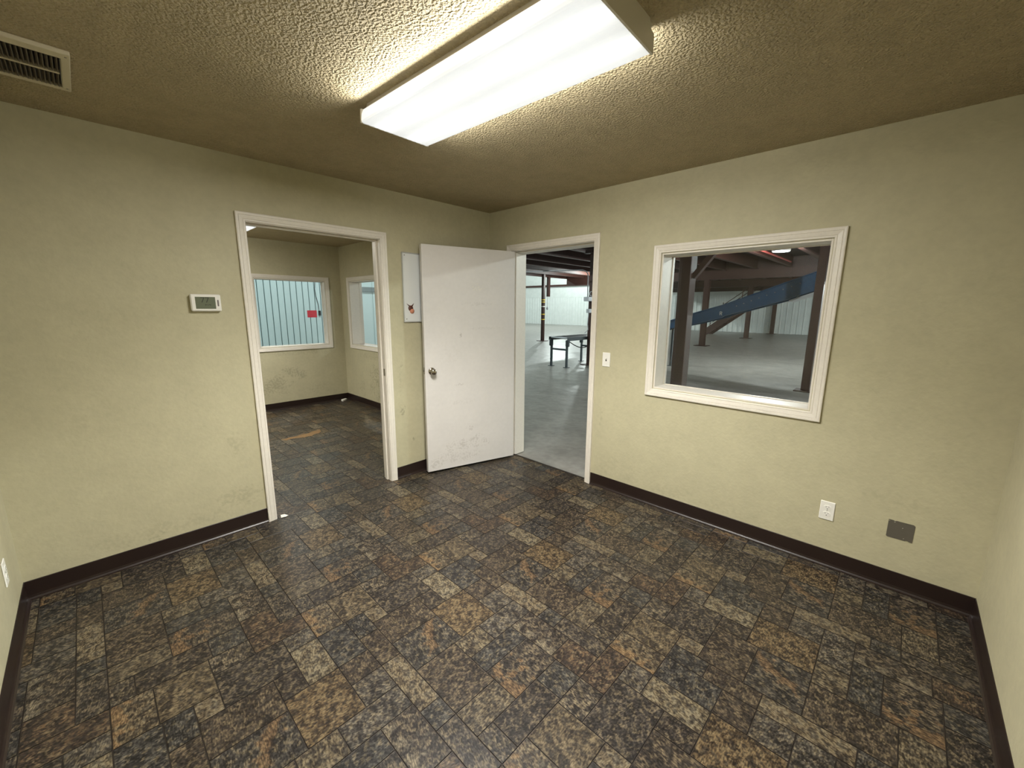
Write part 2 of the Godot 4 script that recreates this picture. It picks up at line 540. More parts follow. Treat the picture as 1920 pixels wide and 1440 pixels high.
func stone_texture() -> void:
	var res := 1100.0
	var iw := 904
	var ih := 1336
	var grain := noise_bytes(noise(FastNoiseLite.TYPE_SIMPLEX, 0.085, 101, 5), 512, 512)   # drawn-out stone grain
	var pit := noise_bytes(noise(FastNoiseLite.TYPE_SIMPLEX, 0.055, 102, 4), 512, 512)     # pits and flakes
	var cloud := noise_bytes(noise(FastNoiseLite.TYPE_SIMPLEX, 0.012, 103, 4), 512, 512)   # broad patches
	var d := PackedByteArray()
	d.resize(iw * ih * 3)
	for i in iw * ih:
		d[i * 3] = 46
		d[i * 3 + 1] = 39
		d[i * 3 + 2] = 34
	var hb := PackedByteArray()
	hb.resize(iw * ih)
	hb.fill(110)
	var orange := rgb(190, 138, 84)
	var light := rgb(206, 190, 152)
	var tan := rgb(176, 156, 118)
	var dusk := rgb(66, 62, 58)
	var idx := 0
	for s in stones:
		var tn: Array = tones[s[4]]
		var lo: Color = tn[0].lerp(rgb(46, 39, 34), 0.32)
		var mi: Color = tn[1].lerp(rgb(100, 89, 76), 0.32)
		var hi: Color = tn[2].lerp(rgb(176, 160, 130), 0.32)
		var x0 := int((s[0] - OX) * res)
		var x1 := int((s[1] - OX) * res) + 1
		var z0 := int((s[2] - OZ) * res)
		var z1 := int((s[3] - OZ) * res) + 1
		var ox := (idx * 137) % 512
		var oz := (idx * 71) % 512
		var slant: float = [0.45, -0.4, 0.1, -0.15][idx % 4]
		var along := idx % 2 == 0
		idx += 1
		for y in range(z0, mini(z1, ih)):
			for x in range(x0, mini(x1, iw)):
				# the grain is drawn out along the stone at a slant
				var gx := (int(x * 0.36 + y * slant) + ox) & 511
				var gy := (int(y * 1.15 - x * slant) + oz) & 511
				if not along:
					gx = (int(y * 0.36 + x * slant) + ox) & 511
					gy = (int(x * 1.15 - y * slant) + oz) & 511
				var g := grain[gy * 512 + gx]
				var p := pit[((y + oz) & 511) * 512 + ((x + ox) & 511)]
				var c := cloud[((y + ox) & 511) * 512 + ((x + oz) & 511)]
				var c2 := cloud[((x * 2 + ox) & 511) * 512 + ((y * 2 + 211 + oz) & 511)]
				var v: float = ((c - 128) * 1.15 + (p - 128) * 1.1 + (g - 128) * 1.15) / 128.0 * 0.82 + tn[3] * 1.6
				var col := mi.lerp(hi, minf(v, 1.0)) if v > 0.0 else mi.lerp(lo, minf(-v, 1.0))
				if c2 > 146:
					col = col.lerp(tan * (0.55 + 0.45 * g / 128.0), minf(1.0, (c2 - 146) / 40.0) * 0.55)
				elif c2 < 112:
					col = col.lerp(dusk * (0.55 + 0.45 * p / 128.0), minf(1.0, (112 - c2) / 34.0) * 0.5)
				var acc := 0.0
				var fx := float(x - x0) / (x1 - x0)
				var fz := float(y - z0) / (z1 - z0)
				match tn[4]:
					0: acc = clampf((0.30 - fx + (c - 128) / 190.0) * 5.0, 0.0, 1.0)
					2: acc = clampf((0.42 - absf(fx * 0.9 - 0.72 + fz * 0.35) * 3.2 + (c - 128) / 260.0 - maxf(0.0, fz - 0.6)) * 4.0, 0.0, 1.0)
					3: acc = clampf((0.26 - fx + (c - 128) / 200.0) * 5.0, 0.0, 1.0)
				if acc > 0.0:
					var ac := light if tn[4] == 3 else orange
					col = col.lerp(ac * (0.5 + 0.5 * g / 128.0), acc * 0.38)
				var i := (y * iw + x) * 3
				d[i] = int(clampf(col.r, 0.0, 1.0) * 255.0)
				d[i + 1] = int(clampf(col.g, 0.0, 1.0) * 255.0)
				d[i + 2] = int(clampf(col.b, 0.0, 1.0) * 255.0)
				hb[y * iw + x] = clampi(60 + (g >> 1) + ((p - 128) >> 2), 0, 255)
	var m := mat(Color(0.635, 0.642, 0.672), 0.37)
	m.metallic_specular = 0.35
	m.albedo_texture = tex(Image.create_from_data(iw, ih, false, Image.FORMAT_RGB8, d))
	var him := Image.create_from_data(iw, ih, false, Image.FORMAT_L8, hb)
	him.convert(Image.FORMAT_RGBA8)
	him.bump_map_to_normal_map(1.4)
	m.normal_enabled = true
	m.normal_texture = tex(him)
	m.normal_scale = 0.5
	M.stone = m
	M.grout = mat(rgb(56, 47, 40), 0.6)
	M.tex_w = iw / res
	M.tex_h = ih / res

func add_stone(st: SurfaceTool, r: Rect2, full: Rect2, canon: Rect2) -> void:
	# r: what is left of the stone after the walls cut it; only its true edges sink into the joint
	var gap := 0.0022
	var dip := 0.0024
	var e := 0.0004
	var l := absf(r.position.x - full.position.x) < e
	var t := absf(r.position.y - full.position.y) < e
	var rr := absf(r.end.x - full.end.x) < e
	var b := absf(r.end.y - full.end.y) < e
	var o := r
	var i := Rect2(r.position + Vector2(gap if l else 0.0, gap if t else 0.0), Vector2.ZERO)
	i.end = r.end - Vector2(gap if rr else 0.0, gap if b else 0.0)
	var shift := canon.position - full.position
	var vert := func(p: Vector2, y: float, n: Vector3) -> void:
		# the joint is a dark line in the print too
		var q: Vector2 = p + shift if n == Vector3.UP else Vector2(-0.66, 2.6) + (p - r.position) * 0.02
		st.set_normal(n)
		st.set_tangent(Plane(1, 0, 0, 1))
		st.set_uv(Vector2((q.x - OX) / M.tex_w, (q.y - OZ) / M.tex_h))
		st.add_vertex(Vector3(p.x, y, p.y))
	var face := func(a: Vector2, b2: Vector2, c: Vector2, d: Vector2, ya: float, yb: float, yc: float, yd: float, n: Vector3) -> void:
		for v in [[a, ya], [b2, yb], [c, yc], [a, ya], [c, yc], [d, yd]]:
			vert.call(v[0], v[1], n)
	var i0 := i.position
	var i2 := i.end
	var i1 := Vector2(i2.x, i0.y)
	var i3 := Vector2(i0.x, i2.y)
	var o0 := o.position
	var o2 := o.end
	var o1 := Vector2(o2.x, o0.y)
	var o3 := Vector2(o0.x, o2.y)
	face.call(i0, i1, i2, i3, 0.0, 0.0, 0.0, 0.0, Vector3.UP)
	if t: face.call(o0, o1, i1, i0, -dip, -dip, 0.0, 0.0, Vector3(0, 0.6, -0.8))
	if b: face.call(i3, i2, o2, o3, 0.0, 0.0, -dip, -dip, Vector3(0, 0.6, 0.8))
	if l: face.call(o0, i0, i3, o3, -dip, 0.0, 0.0, -dip, Vector3(-0.8, 0.6, 0))
	if rr: face.call(i1, o1, o2, i2, 0.0, -dip, -dip, 0.0, Vector3(0.8, 0.6, 0))

func build_floor() -> void:
	stone_texture()
	var f := struct("floor", "brown and grey stone-print vinyl floor of the office and back room", "floor")
	# the sheet under the joints
	var st := new_st()
	box(st, Vector3(XL, -0.12, 0), Vector3(0.046, -0.0018, ZF))
	obj("underlay", st, M.grout, f)
	st = new_st()
	box(st, Vector3(XL, -0.12, D2), Vector3(0, -0.0018, -0.0002))
	obj("underlay", st, M.grout, f)
	var rooms := [Rect2(XL, 0, -XL, ZF), Rect2(AX0, -TA, AX1 - AX0, TA), Rect2(XL, D2, -XL, -TA - D2), Rect2(0, JZ0, 0.046, JZ1 - JZ0)]
	var found := []
	for j in range(-6, 4):
		for i in range(-9, 9):
			for k in stones.size():
				var s: Array = stones[k]
				var canon := Rect2(s[0], s[2], s[1] - s[0], s[3] - s[2])
				var full := Rect2(canon.position + Vector2(i * PX + j * PZ.x, j * PZ.y), canon.size)
				for q in rooms.size():
					var r: Rect2 = full.intersection(rooms[q])
					if r.size.x < 0.004 or r.size.y < 0.004:
						continue
					var c := r.get_center()
					var dd := Vector3(c.x + 2.9076, -1.5133, c.y - 3.1128)
					var fwd := Vector3(0.709, -0.184, -0.681)
					var depth := dd.dot(fwd)
					var score := 0.0
					if depth > 0.25:
						# how large it shows from the photograph's viewpoint
						score = r.get_area() * 1.5 / pow(depth, 3.0)
						var side := absf(dd.dot(Vector3(0.6926, 0, 0.7213)) / depth)
						var down := -dd.dot(Vector3(0.133, 0.983, -0.127)) / depth
						if side > 1.35 or down > 1.02:
							score *= 0.02
						if q == 2 and (c.x < -2.0 or c.x < -2.1 + 0.55 * -c.y):
							score *= 0.1
					found.append({"r": r, "full": full, "canon": canon, "k": k, "s": score, "n": found.size()})
	found.sort_custom(func(a, b): return a.s > b.s or (a.s == b.s and a.n < b.n))
	var cache := {}
	var rest := new_st()
	for n in found.size():
		var d: Dictionary = found[n]
		if n >= 298:
			add_stone(rest, d.r, d.full, d.canon)
			continue
		var whole: bool = d.r.is_equal_approx(d.full)
		var mesh: Mesh
		var at := Vector3.ZERO
		if whole:
			at = Vector3(d.full.position.x, 0, d.full.position.y)
			if not cache.has(d.k):
				var s2 := SurfaceTool.new()
				s2.begin(Mesh.PRIMITIVE_TRIANGLES)
				var z := Rect2(Vector2.ZERO, d.full.size)
				add_stone(s2, z, z, d.canon)
				cache[d.k] = s2.commit()
			mesh = cache[d.k]
		else:
			var s3 := SurfaceTool.new()
			s3.begin(Mesh.PRIMITIVE_TRIANGLES)
			at = Vector3(d.r.position.x, 0, d.r.position.y)
			var off: Vector2 = d.r.position
			add_stone(s3, Rect2(Vector2.ZERO, d.r.size), Rect2(d.full.position - off, d.full.size), d.canon)
			mesh = s3.commit()
		var o := put("tile", mesh, M.stone, f)
		o.position = at
	var more := put("tiles", rest.commit(), M.stone, f)
	more.set_meta("kind", "stuff")
	# a worn streak in the back room's vinyl, rubbed through to a tan layer
	var ws := new_st()
	var outline := [Vector2(-1.50, -1.935), Vector2(-1.47, -1.85), Vector2(-1.42, -1.875), Vector2(-1.367, -1.86), Vector2(-1.32, -1.845), Vector2(-1.282, -1.82), Vector2(-1.235, -1.835), Vector2(-1.198, -1.815), Vector2(-1.15, -1.87), Vector2(-1.09, -1.875), Vector2(-1.05, -1.93), Vector2(-1.03, -2.02), Vector2(-1.08, -2.0), Vector2(-1.13, -1.995), Vector2(-1.19, -1.955), Vector2(-1.247, -1.96), Vector2(-1.33, -1.935), Vector2(-1.406, -1.945), Vector2(-1.45, -1.925)]
	extrude(ws, outline, Vector3(0, 0.0001, 0), Vector3.RIGHT, Vector3.BACK, Vector3.UP, 0.0005)
	var wm := mat(Color.WHITE, 0.5)
	wm.albedo_texture = mottled(rgb(122, 92, 54), 0.12, noise(FastNoiseLite.TYPE_SIMPLEX, 0.03, 71), noise(FastNoiseLite.TYPE_SIMPLEX, 0.1, 72))
	obj("worn_streak", ws, triplanar(wm, 0.6), f).set_meta("label", "tan worn streak in the vinyl")

# ---------------------------------------------------------------- shell
func wall_along_z(st: SurfaceTool, x0: float, x1: float, z0: float, z1: float, y1: float, holes: Array, uv_side: float) -> void:
	# holes: [z0, z1, y0, y1], sorted by z; faces only where the wall shows
	var zs := [z0]
	for h in holes:
		zs.append(h[0]); zs.append(h[1])
	zs.append(z1)
	for i in range(0, zs.size() - 1):
		if i % 2 == 0:
			wall_block(st, Vector3(x0, 0, zs[i]), Vector3(x1, y1, zs[i + 1]), z0, z1, y1, 2)
		else:
			var h: Array = holes[(i - 1) / 2]
			if h[2] > 0.01:
				wall_block(st, Vector3(x0, 0, zs[i]), Vector3(x1, h[2], zs[i + 1]), z0, z1, y1, 2)
			wall_block(st, Vector3(x0, h[3], zs[i]), Vector3(x1, y1, zs[i + 1]), z0, z1, y1, 2)

func wall_along_x(st: SurfaceTool, z0: float, z1: float, x0: float, x1: float, y1: float, holes: Array) -> void:
	var xs := [x0]
	for h in holes:
		xs.append(h[0]); xs.append(h[1])
	xs.append(x1)
	for i in range(0, xs.size() - 1):
		if i % 2 == 0:
			wall_block(st, Vector3(xs[i], 0, z0), Vector3(xs[i + 1], y1, z1), x0, x1, y1, 0)
		else:
			var h: Array = holes[(i - 1) / 2]
			if h[2] > 0.01:
				wall_block(st, Vector3(xs[i], 0, z0), Vector3(xs[i + 1], h[2], z1), x0, x1, y1, 0)
			wall_block(st, Vector3(xs[i], h[3], z0), Vector3(xs[i + 1], y1, z1), x0, x1, y1, 0)

func wall_block(st: SurfaceTool, lo: Vector3, hi: Vector3, a0: float, a1: float, y1: float, axis: int) -> void:
	# a box whose second UV runs along the wall, for its stains
	var c := [lo, hi]
	var put_v := func(p: Vector3) -> void:
		st.set_uv2(Vector2((p[axis] - a0) / (a1 - a0), 1.0 - p.y / y1))
		st.add_vertex(p)
	for ax in 3:
		var u := (ax + 1) % 3
		var v := (ax + 2) % 3
		for s in 2:
			var p: Array[Vector3] = []
			for q in [[0, 0], [1, 0], [1, 1], [0, 1]]:
				var w := Vector3.ZERO
				w[ax] = c[s][ax]; w[u] = c[q[0]][u]; w[v] = c[q[1]][v]
				p.append(w)
			var order := [0, 2, 1, 0, 3, 2] if s == 1 else [0, 1, 2, 0, 2, 3]
			for k in order:
				put_v.call(p[k])

const WIN := [1.791, 2.757, 0.926, 1.896]      # window to the mezzanine
const WIN3 := [-3.170, -2.204, 0.926, 1.893]   # window of the back room beside it
const WIN2 := [-1.213, -0.247, 0.926, 1.893]   # window of the back room, far wall

func build_shell() -> void:
	var soot := rgb(96, 88, 66)
	var dk := rgb(62, 56, 44)
	# right wall, both rooms
	var st := new_st()
	var z0 := D2 - 0.15
	wall_along_z(st, 0, TB, z0, ZF + 0.15, H, [WIN3, [JZ0 - 0.03, JZ1 + 0.03, 0.0, DH + 0.03], WIN], -1.0)
	var spots := [[-2.35 - z0, 0.36, 0.34, 0.30, 0.75, soot], [-2.55 - z0, 0.55, 0.14, 0.12, 0.6, soot], [-2.5 - z0, 0.78, 0.5, 0.05, 0.35, soot], [-2.95 - z0, 0.3, 0.12, 0.1, 0.35, soot],
		[1.36 - z0, 0.62, 0.03, 0.1, 0.3, dk], [1.5 - z0, 0.25, 0.2, 0.07, 0.18, soot], [2.1 - z0, 0.16, 0.9, 0.05, 0.15, soot], [3.2 - z0, 0.5, 0.16, 0.05, 0.2, soot], [3.2 - z0, 0.27, 0.18, 0.05, 0.15, soot], [1.45 - z0, 1.0, 0.05, 0.1, 0.12, soot]]
	var wr := obj("wall_right", st, stained(M.wall, stain_image(ZF + 0.15 - z0, H, 0.006, spots, 5)))
	tag(wr, "khaki painted wall with the outer doorway and the warehouse windows", "wall", "", "structure")
	# back wall with the inner doorway
	st = new_st()
	wall_along_x(st, -TA, 0, XL, 0, H, [[AX0 - 0.02, AX1 + 0.02, 0.0, DH + 0.03]])
	var sb := [[-1.06 - XL, 0.62, 0.035, 0.05, 0.75, rgb(84, 80, 66)], [-1.07 - XL, 0.9, 0.012, 0.16, 0.4, dk], [-0.95 - XL, 0.33, 0.02, 0.02, 0.7, dk], [-1.05 - XL, 1.0, 0.02, 0.02, 0.5, dk],
		[-2.32 - XL, 0.25, 0.14, 0.07, 0.35, soot], [-2.3 - XL, 0.62, 0.06, 0.09, 0.3, soot], [-2.7 - XL, 0.17, 0.5, 0.05, 0.22, soot], [-2.75 - XL, 0.12, 0.06, 0.05, 0.5, dk], [-3.0 - XL, 0.9, 0.06, 0.05, 0.12, soot], [-2.85 - XL, 1.45, 0.12, 0.08, 0.1, soot]]
	var wb := obj("wall_back", st, stained(M.wall, stain_image(-XL, H, 0.005, sb, 9)))
	tag(wb, "khaki painted wall with the cased opening into the back room", "wall", "", "structure")
	# far wall of the inner room
	st = new_st()
	wall_along_x(st, D2 - 0.15, D2, XL, 0, H, [WIN2])
	var sf := [[-1.05 - XL, 0.36, 0.26, 0.16, 0.55, soot], [-0.82 - XL, 0.55, 0.16, 0.1, 0.55, soot], [-0.7 - XL, 0.48, 0.08, 0.08, 0.4, dk], [-0.5 - XL, 0.25, 0.3, 0.1, 0.22, soot], [-0.7 - XL, 0.82, 0.6, 0.04, 0.25, soot]]
	var wf := obj("wall_inner", st, stained(M.wall, stain_image(-XL, H, 0.006, sf, 15)))
	tag(wf, "khaki painted far wall of the back room with scuffs under its window", "wall", "", "structure")
	st = new_st()
	box(st, Vector3(XL - 0.15, 0, D2 - 0.15), Vector3(XL, H, ZF + 0.15))
	tag(obj("wall_left", st, M.wall), "khaki painted side wall with a single outlet low down", "wall", "", "structure")
	st = new_st()
	box(st, Vector3(XL, 0, ZF), Vector3(0, H, ZF + 0.15))
	tag(obj("wall_front", st, M.wall), "plain khaki painted wall next to the grey cover plate", "wall", "", "structure")
	st = new_st()
	var hx := [-3.04 - 0.200, -3.04 + 0.199]      # opening for the air register
	var hz := [0.585 - 0.164, 0.585 + 0.140]
	box(st, Vector3(XL - 0.15, H, D2 - 0.15), Vector3(TB, H + 0.2, hz[0]))
	box(st, Vector3(XL - 0.15, H, hz[1]), Vector3(TB, H + 0.2, ZF + 0.15))
	box(st, Vector3(XL - 0.15, H, hz[0]), Vector3(hx[0], H + 0.2, hz[1]))
	box(st, Vector3(hx[1], H, hz[0]), Vector3(TB, H + 0.2, hz[1]))
	tag(obj("ceiling", st, M.ceiling), "khaki ceiling with a coarse sprayed texture", "ceiling", "", "structure")

# profile of the moulded casing: w from the inner edge, t off the wall
var casing := [Vector2(0.004, 0), Vector2(0.004, 0.009), Vector2(0.008, 0.0115), Vector2(0.014, 0.0115), Vector2(0.0155, 0.0095), Vector2(0.018, 0.0125), Vector2(0.030, 0.0150), Vector2(0.038, 0.0160), Vector2(0.0395, 0.0135), Vector2(0.042, 0.0165), Vector2(0.052, 0.0175), Vector2(0.057, 0.0155), Vector2(0.0575, 0.0)]

func casing_frame(parent: Node3D, lo: Vector2, hi: Vector2, place: Callable, normal: Vector3, full: bool) -> void:
	# place turns (along the wall, height) into a point; three or four mitred pieces round the opening
	var org: Vector3 = place.call(Vector2.ZERO)
	var u: Vector3 = place.call(Vector2(1, 0)) - org
	var v := Vector3.UP
	var left := new_st()
	extrude(left, casing, place.call(lo), -u, normal, v, hi.y - lo.y, 1.0 if full else 0.0, 1.0)
	obj("casing_side", left, M.trim, parent)
	var right := new_st()
	extrude(right, casing, place.call(Vector2(hi.x, lo.y)), u, normal, v, hi.y - lo.y, 1.0 if full else 0.0, 1.0)
	obj("casing_side", right, M.trim, parent)
	var head := new_st()
	extrude(head, casing, place.call(Vector2(lo.x, hi.y)), v, normal, u, hi.x - lo.x, 1.0, 1.0)
	obj("casing_head", head, M.trim, parent)
	if full:
		var sill := new_st()
		extrude(sill, casing, place.call(lo), -v, normal, u, hi.x - lo.x, 1.0, 1.0)
		obj("casing_sill", sill, M.trim, parent)

func window(called: String, label: String, w: Array, wall: int) -> void:
	# wall 0: in the right wall (along z); 1: in the far wall of the inner room (along x)
	var t := struct(called, label, "window")
	var place: Callable
	var n: Vector3
	if wall == 0:
		place = func(p: Vector2) -> Vector3: return Vector3(0, p.y, p.x)
		n = Vector3.LEFT
	else:
		place = func(p: Vector2) -> Vector3: return Vector3(p.x, p.y, D2)
		n = Vector3.BACK
	casing_frame(t, Vector2(w[0], w[2]), Vector2(w[1], w[3]), place, n, true)
	var depth := TB if wall == 0 else 0.15
	var jt := 0.010
	var into := -n
	var u: Vector3 = (place.call(Vector2(1, 0)) - place.call(Vector2.ZERO))
	var bar := func(name_: String, a: Vector2, b: Vector2, d0: float, d1: float, m: Material) -> void:
		var p: Vector3 = place.call(a) + into * d0
		var q: Vector3 = place.call(b) + into * d1
		obj(name_, bx(p.min(q), p.max(q), 0.0015), m, t)
	bar.call("jamb", Vector2(w[0], w[2]), Vector2(w[0] + jt, w[3]), 0.0, depth, M.trim)
	bar.call("jamb", Vector2(w[1] - jt, w[2]), Vector2(w[1], w[3]), 0.0, depth, M.trim)
	bar.call("jamb_head", Vector2(w[0] + jt, w[3] - jt), Vector2(w[1] - jt, w[3]), 0.0, depth, M.trim)
	bar.call("sill", Vector2(w[0] + jt, w[2]), Vector2(w[1] - jt, w[2] + jt), 0.0, depth, M.trim)
	# stops that hold the pane
	var g := depth - 0.028
	var s := 0.005
	bar.call("stop", Vector2(w[0] + jt, w[2] + jt), Vector2(w[0] + jt + s, w[3] - jt), g - 0.016, g - 0.003, M.trim)
	bar.call("stop", Vector2(w[1] - jt - s, w[2] + jt), Vector2(w[1] - jt, w[3] - jt), g - 0.016, g - 0.003, M.trim)
	bar.call("stop", Vector2(w[0] + jt + s, w[3] - jt - s), Vector2(w[1] - jt - s, w[3] - jt), g - 0.016, g - 0.003, M.trim)
	bar.call("stop", Vector2(w[0] + jt + s, w[2] + jt), Vector2(w[1] - jt - s, w[2] + jt + s), g - 0.016, g - 0.003, M.trim)
	var a: Vector3 = place.call(Vector2(w[0] + jt + 0.001, w[2] + jt + 0.001)) + into * g
	var du: Vector3 = u * (w[1] - w[0] - 2 * jt - 0.002)
	var dv: Vector3 = Vector3.UP * (w[3] - w[2] - 2 * jt - 0.002)
	var st := new_st()
	quad(st, a, a + du, a + du + dv, a + dv, n)
	obj("pane", st, M.glass, t)

func build_doors_and_windows() -> void:
	window("window_1", "white framed window looking out on the blue conveyor", WIN, 0)
	window("window_2", "white framed window of the back room showing the planked wall and red sign", WIN2, 1)
	window("window_3", "white framed window of the back room next to the red sign's window", WIN3, 0)
	# inner doorway: casing and lined jambs with a stop
	var a := struct("trim_1", "white moulded casing of the open doorway into the back room", "door frame")
	casing_frame(a, Vector2(AX0, 0), Vector2(AX1, DH), func(p: Vector2) -> Vector3: return Vector3(p.x, p.y, 0), Vector3.BACK, false)
	for s in [[AX0 - 0.019, AX0, AX0, AX0 + 0.011], [AX1, AX1 + 0.019, AX1 - 0.011, AX1]]:
		obj("jamb", bx(Vector3(s[0], 0, -TA - 0.002), Vector3(s[1], DH, 0.002), 0.001), M.trim, a)
		obj("stop", bx(Vector3(s[2], 0, -0.078), Vector3(s[3], DH - 0.011, -0.045), 0.002), M.trim, a)
	obj("jamb_head", bx(Vector3(AX0, DH, -TA - 0.002), Vector3(AX1, DH + 0.019, 0.002), 0.001), M.trim, a)
	obj("stop", bx(Vector3(AX0, DH - 0.011, -0.078), Vector3(AX1, DH, -0.045), 0.002), M.trim, a)
	var sp := bx(Vector3(AX1 - 0.0015, 0.94, -0.034), Vector3(AX1 + 0.001, 1.0, -0.01), 0.0005)
	obj("strike_plate", sp, M.steel, a).set_meta("label", "dull metal strike plate")
	# outer doorway
	var b := struct("trim_2", "white moulded casing of the doorway out to the warehouse", "door frame")
	casing_frame(b, Vector2(JZ0, 0), Vector2(JZ1, DH), func(p: Vector2) -> Vector3: return Vector3(0, p.y, p.x), Vector3.LEFT, false)
	for s in [[JZ0 - 0.019, JZ0, JZ0, JZ0 + 0.011], [JZ1, JZ1 + 0.019, JZ1 - 0.011, JZ1]]:
		obj("jamb", bx(Vector3(-0.002, 0, s[0]), Vector3(TB + 0.002, DH, s[1]), 0.001), M.trim, b)
		obj("stop", bx(Vector3(0.05, 0, s[2]), Vector3(TB - 0.01, DH - 0.011, s[3]), 0.002), M.trim, b)
	obj("jamb_head", bx(Vector3(-0.002, DH, JZ0), Vector3(TB + 0.002, DH + 0.019, JZ1), 0.001), M.trim, b)
	obj("stop", bx(Vector3(0.05, DH - 0.011, JZ0), Vector3(TB - 0.01, DH, JZ1), 0.002), M.trim, b)
	var th := new_st()
	extrude(th, [Vector2(0, 0), Vector2(0, 0.003), Vector2(0.006, 0.006), Vector2(0.016, 0.006), Vector2(0.022, 0.002), Vector2(0.022, 0)], Vector3(0.040, 0.0, JZ0 + 0.001), Vector3.RIGHT, Vector3.UP, Vector3.BACK, JZ1 - JZ0 - 0.002)
	obj("threshold_strip", th, mat(rgb(44, 38, 34), 0.5), b).set_meta("label", "dark strip where the vinyl meets the concrete")
	# the door leaf, swung into the room; its own x runs from the hinges to the free edge
	var d := struct("door_1", "flat white door with a metal knob standing open", "door")
	var hinge := Vector3(-0.012, 0.0, 0.359)
	var free := Vector3(-0.885, 0.0, 0.113)
	var dir := (free - hinge).normalized()
	var nrm := Vector3(-dir.z, 0, dir.x)           # towards the camera
	if nrm.z < 0.0: nrm = -nrm
	d.transform = Transform3D(Basis(dir, Vector3.UP, dir.cross(Vector3.UP)), hinge)
	var zs: float = signf(d.transform.basis.z.dot(nrm))  # which way the shown face looks
	var w := 0.907
	var z_back := -zs * 0.0435
	var leaf := new_st()
	var lo := Vector3(0.0, 0.020, minf(0.0, z_back))
	var hi := Vector3(w, 2.030, maxf(0.0, z_back))
	box(leaf, lo, hi, 0.0015)
	var md: MeshInstance3D = obj("leaf", leaf, M.door, d)
	# scuffs need a second UV along the leaf
	var mdt := MeshDataTool.new()
	mdt.create_from_surface(md.mesh, 0)
	for i in mdt.get_vertex_count():
		var p := mdt.get_vertex(i)
		mdt.set_vertex_uv2(i, Vector2(p.x / w, 1.0 - (p.y - 0.02) / 2.01))
	var am := ArrayMesh.new()
	mdt.commit_to_surface(am)
	md.mesh = am
	var sc := rgb(120, 108, 92)
	var paint := rgb(232, 227, 208)
	md.material_override = stained(M.door, stain_image(w, 2.01, 0.004, [[0.5, 0.2, 0.24, 0.07, 0.5, sc], [0.38, 0.22, 0.06, 0.08, 0.5, sc], [0.62, 0.1, 0.28, 0.06, 0.35, sc], [0.8, 0.08, 0.1, 0.06, 0.45, sc], [0.48, 0.36, 0.05, 0.03, 0.4, sc], [0.56, 1.24, 0.012, 0.03, 0.7, sc], [0.58, 0.79, 0.05, 0.012, 0.5, sc], [0.6, 0.62, 0.2, 0.03, 0.18, sc], [0.66, 1.1, 0.13, 0.1, 0.16, rgb(170, 164, 148)], [0.40, 1.52, 0.16, 0.02, 0.25, sc], [0.36, 1.66, 0.085, 0.05, 0.7, paint], [0.3, 1.3, 0.2, 0.015, 0.2, sc]], 25))
	var ez := (lo.z + hi.z) * 0.5
	obj("latch_plate", bx(Vector3(w - 0.0005, 0.93, ez - 0.012), Vector3(w + 0.001, 0.99, ez + 0.012), 0.0003), M.steel, d)
	obj("latch", bx(Vector3(w, 0.95, ez - 0.006), Vector3(w + 0.009, 0.97, ez + 0.006), 0.002), M.steel, d)
	var kx := w - 0.062
	var ky := 0.955
	var kb := new_st()
	lathe(kb, [Vector2(0.0, 0.0), Vector2(0.033, 0.0), Vector2(0.033, 0.003), Vector2(0.028, 0.008), Vector2(0.012, 0.011), Vector2(0.0105, 0.030), Vector2(0.019, 0.036), Vector2(0.0265, 0.045), Vector2(0.0275, 0.054), Vector2(0.024, 0.063), Vector2(0.015, 0.068), Vector2(0.0, 0.069)], Vector3(kx, ky, 0.0), Vector3(0, 0, zs), 28)
	obj("knob", kb, M.chrome, d).set_meta("label", "round polished metal knob")
	var kb2 := new_st()
	lathe(kb2, [Vector2(0.0, 0.0), Vector2(0.033, 0.0), Vector2(0.033, 0.003), Vector2(0.028, 0.008), Vector2(0.012, 0.011), Vector2(0.0105, 0.030), Vector2(0.0265, 0.045), Vector2(0.024, 0.058), Vector2(0.0, 0.062)], Vector3(kx, ky, z_back), Vector3(0, 0, -zs), 20)
	obj("knob", kb2, M.chrome, d)
	for y in [0.22, 1.03, 1.82]:
		var hg := new_st()
		tube(hg, [Vector3(-0.006, y, z_back * 0.5), Vector3(-0.006, y + 0.09, z_back * 0.5)], 0.006, 10)
		obj("hinge", hg, M.steel, d)

